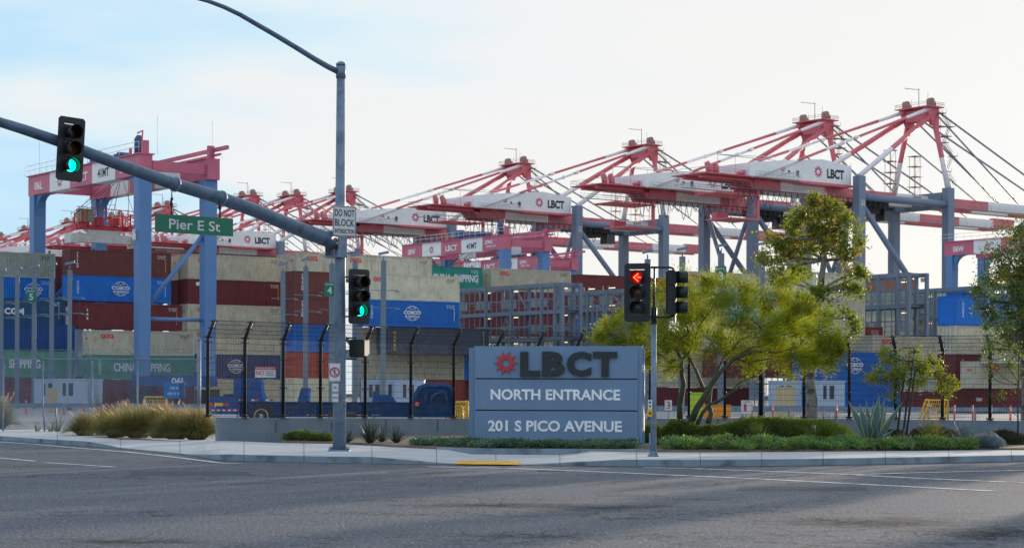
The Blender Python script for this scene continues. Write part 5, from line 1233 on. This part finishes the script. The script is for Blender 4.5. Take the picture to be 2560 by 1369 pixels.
tree('small staked tree with yellow green tiered branches behind the agave', 56., 2256, .25, [(2256,1103),(2262,1050),(2268,1000),(2276,950),(2282,900),(2285,870)], None,
  [(2285,880,18),(2270,905,22),(2225,890,24),(2300,920,30),(2205,880,14),(2250,930,26),(2330,905,20),(2200,925,14),(2340,930,20),(2215,945,22),(2188,948,14),(2300,955,24),(2365,945,16),(2385,960,12),(2350,970,14),(2240,965,12),(2370,980,12),(2235,985,10),(2175,945,8)],
  [('leaves', M_yl, .9, .085, .05, .3), ('dark_leaves', M_bt, .5, .08, .04, .1)], .035, barkm=M_tw, sub=120, per=30, sig=.08, dy=.5)  # darker leaves mixed evenly through the same clumps
for lb, x0, y0, x1, y1 in (('left dark wooden stake of the small tree behind the agave',2240,1100,2262,925),('right dark wooden stake of the small tree behind the agave',2262,1105,2290,915)):
    a, b = P(x0, y0, 55.7), P(x1, y1, 55.9); t = thing('tree_stake', lb, 'stake', (a.x, a.y, .22)); m = MB(); m.tube([(0,0,0), b-t.location], [.035,.03], 8); m.build('stake_pole', M_tw, t)

# agave
t = thing('agave', 'large blue green agave with cream leaf margins behind the ground cover', 'agave', gpt(2182, 53.6, .25)); base = t.location.copy()
for i, (tx_, ty_, wpx) in enumerate([(2120,1000,17),(2148,1007,19),(2165,1000,14),(2198,985,20),(2184,1002,15),(2213,992,17),(2220,1010,15),(2257,1003,14),(2235,1028,12),(2170,1040,14),(2150,1050,12),(2205,1035,14),(2192,1060,14),(2240,1070,9),(2140,1075,8)]):
    tip = P(tx_, ty_, 53.6+[.25,-.2,.1,-.3,.35,-.1,.2,-.25,.1,-.4,.3,-.4,-.45,-.2,.1][i])-base; b0_ = V((tip.x*.10, (tip.y)*.1, 0)); ax = (tip-b0_); sd_ = V((ax.z, 0, -ax.x)).normalized(); nn = ax.cross(sd_).normalized(); Wd2 = wpx/F*53.6*.72
    m = MB(); k = 8
    for j in range(k+1):
        u = j/k; wv = Wd2*(.55+1.1*u*(1-u)*1.6 if u < .6 else .55+1.056*.4)*1.0; wv = Wd2*.5*(.75+.9*math.sin(math.pi*min(u*1.15, 1)))*(1-u**6)**1 if j < k else .004
        c = b0_.lerp(tip, u)+V((tip.x,0,0))*.12*(u*u-u)
        for x, dp in ((-1, .25), (-.8, .07), (0, -.12), (.8, .07), (1, .25)): m.v.append(tuple(c+sd_*wv*x+nn*dp*wv))
    for j in range(k):
        for x in range(4): m.face([j*5+x, j*5+x+1, (j+1)*5+x+1, (j+1)*5+x], 1 if x in (0,3) else 0, True)
    m.build('leaf', (M_ag, M_age), t)
# small rosette beside it
def rosette(name, label, cat, px, D, z, n, L, spread, wd, mm, group=None, bow=.1):
    t = thing(name, label, cat, gpt(px, D, z), 0, group); a = rng.uniform(0, 2*np.pi, n); e = rng.uniform(.25, 1.45, n) if spread > .5 else rng.uniform(.8, 1.5, n); l = L*rng.uniform(.6, 1.1, n)
    base = np.stack([np.cos(a)*.06*L, np.sin(a)*.06*L, np.zeros(n)], 1); tip = np.stack([np.cos(a)*np.cos(e)*l, np.sin(a)*np.cos(e)*l, np.sin(e)*l], 1)
    blades('leaf_blades', base, tip, wd, mm, t, 4, bow); return t
M_ros = mat('dark spiky leaves', (.055,.075,.05), .5, 0, .4, 3, trans=.2)
rosette('aloe_plant', 'small aloe with reddish leaf tips right of the large agave', 'plant', 2258, 52.9, .22, 26, .55, 0, .035, mat('aloe leaf', (.22,.24,.12), .5, 0, .3, 3))
rosette('aloe_plant', 'tiny spiky aloe low at the edge of the ground cover right of the agave', 'plant', 2280, 52.6, .2, 16, .32, 0, .03, mat('aloe leaf', (0,0,0)))
for px, D, L, n, lb in ((868,56.8,.5,120,'dark spiky plant touching the right side of the tall signal pole'),(925,56.4,.78,190,'largest dark spiky plant between the tall signal pole and the monument sign'),(955,57.6,.5,110,'spiky plant behind the largest one by the wall'),(992,56.6,.55,130,'spiky plant at the left end of the ground cover strip')):
    rosette('spiky_plant', lb, 'plant', px, D, .2, n, L, 1, .022, M_ros, 'spiky plants along the low wall')
for px, D, L, n, mm, lb in ((1895,54.0,.75,200,M_dl,'wispy grass tuft in front of the long hedge mound, left'),(2062,53.6,1.0,420,M_dl,'large dark green grass tuft in front of the long hedge mound, right'),(2330,55.5,.85,420,M_gr,'straw green grass tuft under the fence right of the staked tree'),(2412,55.4,.8,260,M_fs,'grey green upright grass tuft left of the boulder'),(1640,53.,.35,70,M_ros,'small dark tuft at the foot of the short signal post')):
    rosette('grass_tuft', lb, 'grass tuft', px, D, .24, n, L, 1, .014, mm, 'grass tufts in the planter')
# blue fescue cushions and low shrub mounds
def mound(name, label, cat, px, D, z, rx, ry, h, n, mm, ln, wd, group=None, core=None, up=.5):
    t = thing(name, label, cat, gpt(px, D, z), 0, group)
    u = rng.normal(size=(n, 3)); u[:, 2] = np.abs(u[:, 2]); u /= np.linalg.norm(u, axis=1, keepdims=True); bump = 1+.04*np.sin(u[:,0]*7+px)+.03*np.sin(u[:,1]*9+u[:,0]*13); r = rng.uniform(.82, 1.03, n)*bump
    C = np.stack([u[:,0]*rx*r, u[:,1]*ry*r, np.abs(u[:,2])**.8*h*r], 1); leaves('foliage', C, ln, wd, mm, t, up, u, .6)
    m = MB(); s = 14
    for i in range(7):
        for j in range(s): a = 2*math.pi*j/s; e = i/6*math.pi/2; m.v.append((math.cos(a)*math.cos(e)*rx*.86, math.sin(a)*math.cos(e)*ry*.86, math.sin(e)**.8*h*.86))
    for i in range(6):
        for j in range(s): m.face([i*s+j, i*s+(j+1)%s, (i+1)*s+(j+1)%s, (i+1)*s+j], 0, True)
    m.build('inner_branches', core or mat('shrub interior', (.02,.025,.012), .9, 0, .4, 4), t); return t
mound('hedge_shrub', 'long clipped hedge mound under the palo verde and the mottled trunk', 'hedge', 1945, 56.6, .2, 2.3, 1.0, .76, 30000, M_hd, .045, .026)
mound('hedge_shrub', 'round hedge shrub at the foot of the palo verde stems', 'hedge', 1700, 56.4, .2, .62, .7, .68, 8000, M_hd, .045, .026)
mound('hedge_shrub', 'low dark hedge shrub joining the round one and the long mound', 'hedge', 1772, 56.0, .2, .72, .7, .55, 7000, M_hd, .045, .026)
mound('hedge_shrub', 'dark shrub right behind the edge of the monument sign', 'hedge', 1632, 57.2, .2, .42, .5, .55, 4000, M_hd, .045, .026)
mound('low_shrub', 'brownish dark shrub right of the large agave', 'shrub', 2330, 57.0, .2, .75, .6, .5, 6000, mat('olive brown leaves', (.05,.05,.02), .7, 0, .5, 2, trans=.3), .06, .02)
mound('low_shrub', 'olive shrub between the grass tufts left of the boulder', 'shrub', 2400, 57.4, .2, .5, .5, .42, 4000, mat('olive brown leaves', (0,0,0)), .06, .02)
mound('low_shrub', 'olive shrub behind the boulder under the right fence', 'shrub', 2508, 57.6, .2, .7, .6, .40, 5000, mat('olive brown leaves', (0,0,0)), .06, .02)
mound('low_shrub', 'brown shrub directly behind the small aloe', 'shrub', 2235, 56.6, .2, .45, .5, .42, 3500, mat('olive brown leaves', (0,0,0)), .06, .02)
mound('fescue_cushion', 'blue grey fescue cushion beside the boulder', 'grass tuft', 2465, 54.2, .2, .42, .4, .26, 5000, M_fs, .12, .008, 'blue grey fescue cushions', None, 1)
mound('fescue_cushion', 'blue grey fescue cushion left of the larger one', 'grass tuft', 2428, 55.0, .2, .36, .4, .24, 4000, M_fs, .12, .008, 'blue grey fescue cushions', None, 1)
# boulders
def boulder(label, px, D, sx_, sy_, sz_, seed):
    r_ = random.Random(seed); m = MB(); n, k = 14, 8; ph = [r_.uniform(0, 6) for _ in range(6)]
    for i in range(k+1):
        for j in range(n):
            a = 2*math.pi*j/n; e = -.3+(math.pi/2+.3)*i/k; q = 1+.12*math.sin(2*a+ph[0])+.1*math.sin(3*a+ph[1]+2*e)+.08*math.sin(5*a+ph[2]+3*e)+r_.uniform(-.04,.04)
            m.v.append((math.cos(a)*math.cos(e)*sx_*q, math.sin(a)*math.cos(e)*sy_*q, math.sin(e)*sz_*q))
    for i in range(k):
        for j in range(n): m.face([i*n+j, i*n+(j+1)%n, (i+1)*n+(j+1)%n, (i+1)*n+j])
    o = m.build('boulder', M_rock); o.location = gpt(px, D, .22); tag(o, label, 'boulder'); return o
boulder('brown grey boulder at the right end of the planter', 2472, 55.8, .45, .4, .33, 3)
boulder('small boulder half hidden behind the agave base', 2215, 55.2, .3, .3, .26, 8)
# ground cover strips
def cover(name, label, rows, mm, n, ln, wd, hh=.24):
    # rows: (px, D front, D back); leaf tufts scattered between
    C = []; cols = np.array([r[0] for r in rows], float)
    nt_ = n//26
    px = rng.uniform(cols[0], cols[-1], nt_); df = np.interp(px, cols, [r[1] for r in rows]); db = np.interp(px, cols, [r[2] for r in rows]); D = df+(db-df)*rng.uniform(0, 1, nt_)
    edge = np.minimum((D-df)/(db-df), 1-(D-df)/(db-df)); h = rng.uniform(.04, hh, nt_)*(.6+.9*edge)*(1+.15*np.sin(px*.06)+.2*np.sin(px*.021+D*3))
    for i in range(nt_):
        c = np.array([(px[i]-1280)/F*D[i], D[i], .21+h[i]]); C.append(c+rng.normal(size=(26,3))*np.array([.06,.06,.035]))
    o = leaves(name, np.concatenate(C), ln, wd, mm, None, .9); o['kind'] = 'stuff'; o['label'] = label; o['category'] = 'ground cover'; return o
cover('ground_cover', 'low bluish green succulent ground cover in front of the monument sign', [(1035,54.2,55.6),(1100,53.2,55.2),(1200,51.7,53.6),(1400,51.7,53.3),(1590,51.6,53.0)], M_sb, 52000, .07, .028, .13)
cover('ground_cover', 'low bright green ground cover along the kerb at right', [(1660,51.0,53.5),(1850,50.9,54.2),(2100,51.9,54.0),(2300,52.8,53.8),(2440,53.6,54.3)], M_sc, 72000, .07, .030)
cover('ground_cover', 'thin strip of dark green plants at the wall foot left of the tall pole', [(715,59.0,59.8),(780,58.6,59.5),(835,58.0,59.0)], M_hd, 7000, .07, .03)
rosx = cover('ground_cover', 'bluish tufts mixed into the ground cover at right', [(1660,51.1,52.6),(2000,51.8,53.0),(2300,52.8,53.5)], M_sb, 9000, .08, .03)

# fountain grasses at left
def fountain(label, px, D, z, rr_, H, n, plume=0, gold=.25):
    t = thing('fountain_grass', label, 'ornamental grass', gpt(px, D, z), 0, 'fountain grass clumps on the sidewalk edge')
    a = rng.uniform(0, 2*np.pi, n); e = np.clip(rng.normal(.95, .40, n), .05, 1.52); l = .86*H*rng.uniform(.5, 1.35, n); br = rr_*.28*np.sqrt(rng.uniform(0,1,n)); a2 = a+rng.normal(size=n)*.5
    B_ = np.stack([np.cos(a2)*br, np.sin(a2)*br, np.zeros(n)], 1); T_ = np.stack([np.cos(a)*(br+np.cos(e)*rr_*1.15), np.sin(a)*(br+np.cos(e)*rr_*1.15), np.sin(e)*l*.92-.25*H*np.cos(e)**2], 1); T_[:,2] = np.maximum(T_[:,2], .02)
    k = int(n*gold); blades('green_blades', B_[k:], T_[k:], .010, M_gr, t, 5, .22); blades('dry_blades', B_[:k], T_[:k]*np.array([1,1,1.1]), .009, M_gd, t, 5, .22)
    if plume:
        a = rng.uniform(0, 2*np.pi, plume); b_ = np.stack([np.cos(a)*rr_*.1, np.sin(a)*rr_*.1, np.full(plume, .2)], 1); T2 = np.stack([np.cos(a)*rr_*rng.uniform(.2,.9,plume)-.12, np.sin(a)*rr_*.8, H*rng.uniform(.8, 1.08, plume)], 1)
        blades('plume_stalk', b_, T2, .006, M_gd, t, 4, .1); C = []; Dr = []
        for q, p0 in zip(T2, b_):
            d = (q-p0)/np.linalg.norm(q-p0); d = d+np.array([-.25,0,-.1]); 
            for s_2 in np.linspace(0, .2, 60): C.append(q-d*(.1)+d*s_2+rng.normal(size=3)*.010); Dr.append(d)
        leaves('plume', np.array(C), .035, .006, M_pl, t, 0, np.array(Dr), .35)
fountain('small fountain grass clump at the left end of the row', 212, 67.5, .13, .75, .8, 3200, 8, .3)
fountain('fountain grass clump with pale plumes behind the left end of the row', 262, 69, .12, .8, .95, 3200, 12, .45)
fountain('golden fountain grass clump at the back of the row, taller than its neighbours', 312, 67.5, .13, .75, 1.1, 3400, 12, .7)
fountain('broad fountain grass clump in the middle of the row', 345, 64.8, .14, 1.0, 1.05, 6000, 4, .2)
fountain('fountain grass clump below the blue address plate', 402, 64.5, .14, .95, 1.12, 6000, 6, .3)
fountain('fountain grass clump with olive blades at the right of the row centre', 440, 63, .14, .9, 1.0, 5000, 6, .3)
fountain('rightmost fountain grass clump, spilling onto the sidewalk by the wall', 492, 62.4, .14, .88, 1.02, 5600, 4, .3)
fountain('green fountain grass clump low in front of the row', 290, 65.3, .14, .85, .85, 4200, 6, .2)
fountain('fountain grass clump with white tufts cut by the left edge of the picture', -8, 79, .13, .95, 1.35, 4200, 40, .3)
rosette('dead_stalk_shrub', 'bare dark seed stalk shrub rising from the grasses in front of the chain link fence', 'dead shrub', 263, 71, .1, 150, 1.75, 0, .02, mat('dead stalk brown', (.09,.055,.035), .8))
for px, D, h, lb in ((93,74.5,.5,'small weed left of the bent chain link post'),(127,74.4,.42,'small weed right of the bent chain link post'),(144,74.4,.8,'thin tall weed between the bent post and the grasses')):
    rosette('weed', lb, 'weed', px, D, .05, 30, h, 0, .03, M_dl)

# unseen copies of the dark tree, added to cast dappled shade on the road
src = [o for o in bpy.data.objects if o.get('label') == 'dense dark tree cut by the right edge of the picture'][0]
src['group'] = 'dark street trees along the fence at right'
for i, (x, y, r, lb) in enumerate(((24.,70.5,70,'first dark tree added unseen beyond the right edge to shade the road'),(28.,67.,200,'dark tree added unseen beyond the right edge for shade, close behind the kerb'),(32.5,71.,20,'dark tree added unseen well beyond the right edge for shade, beside the fence'),(36.5,66.,130,'dark tree added unseen at far right for shade, near the road'),(41.,69.5,290,'dark tree added unseen at far right for shade, behind the one near the road'),(46.5,66.,160,'last dark tree of the unseen row added to shade the road'))):
    dup(src, (x, y, .2), R(r), lb)
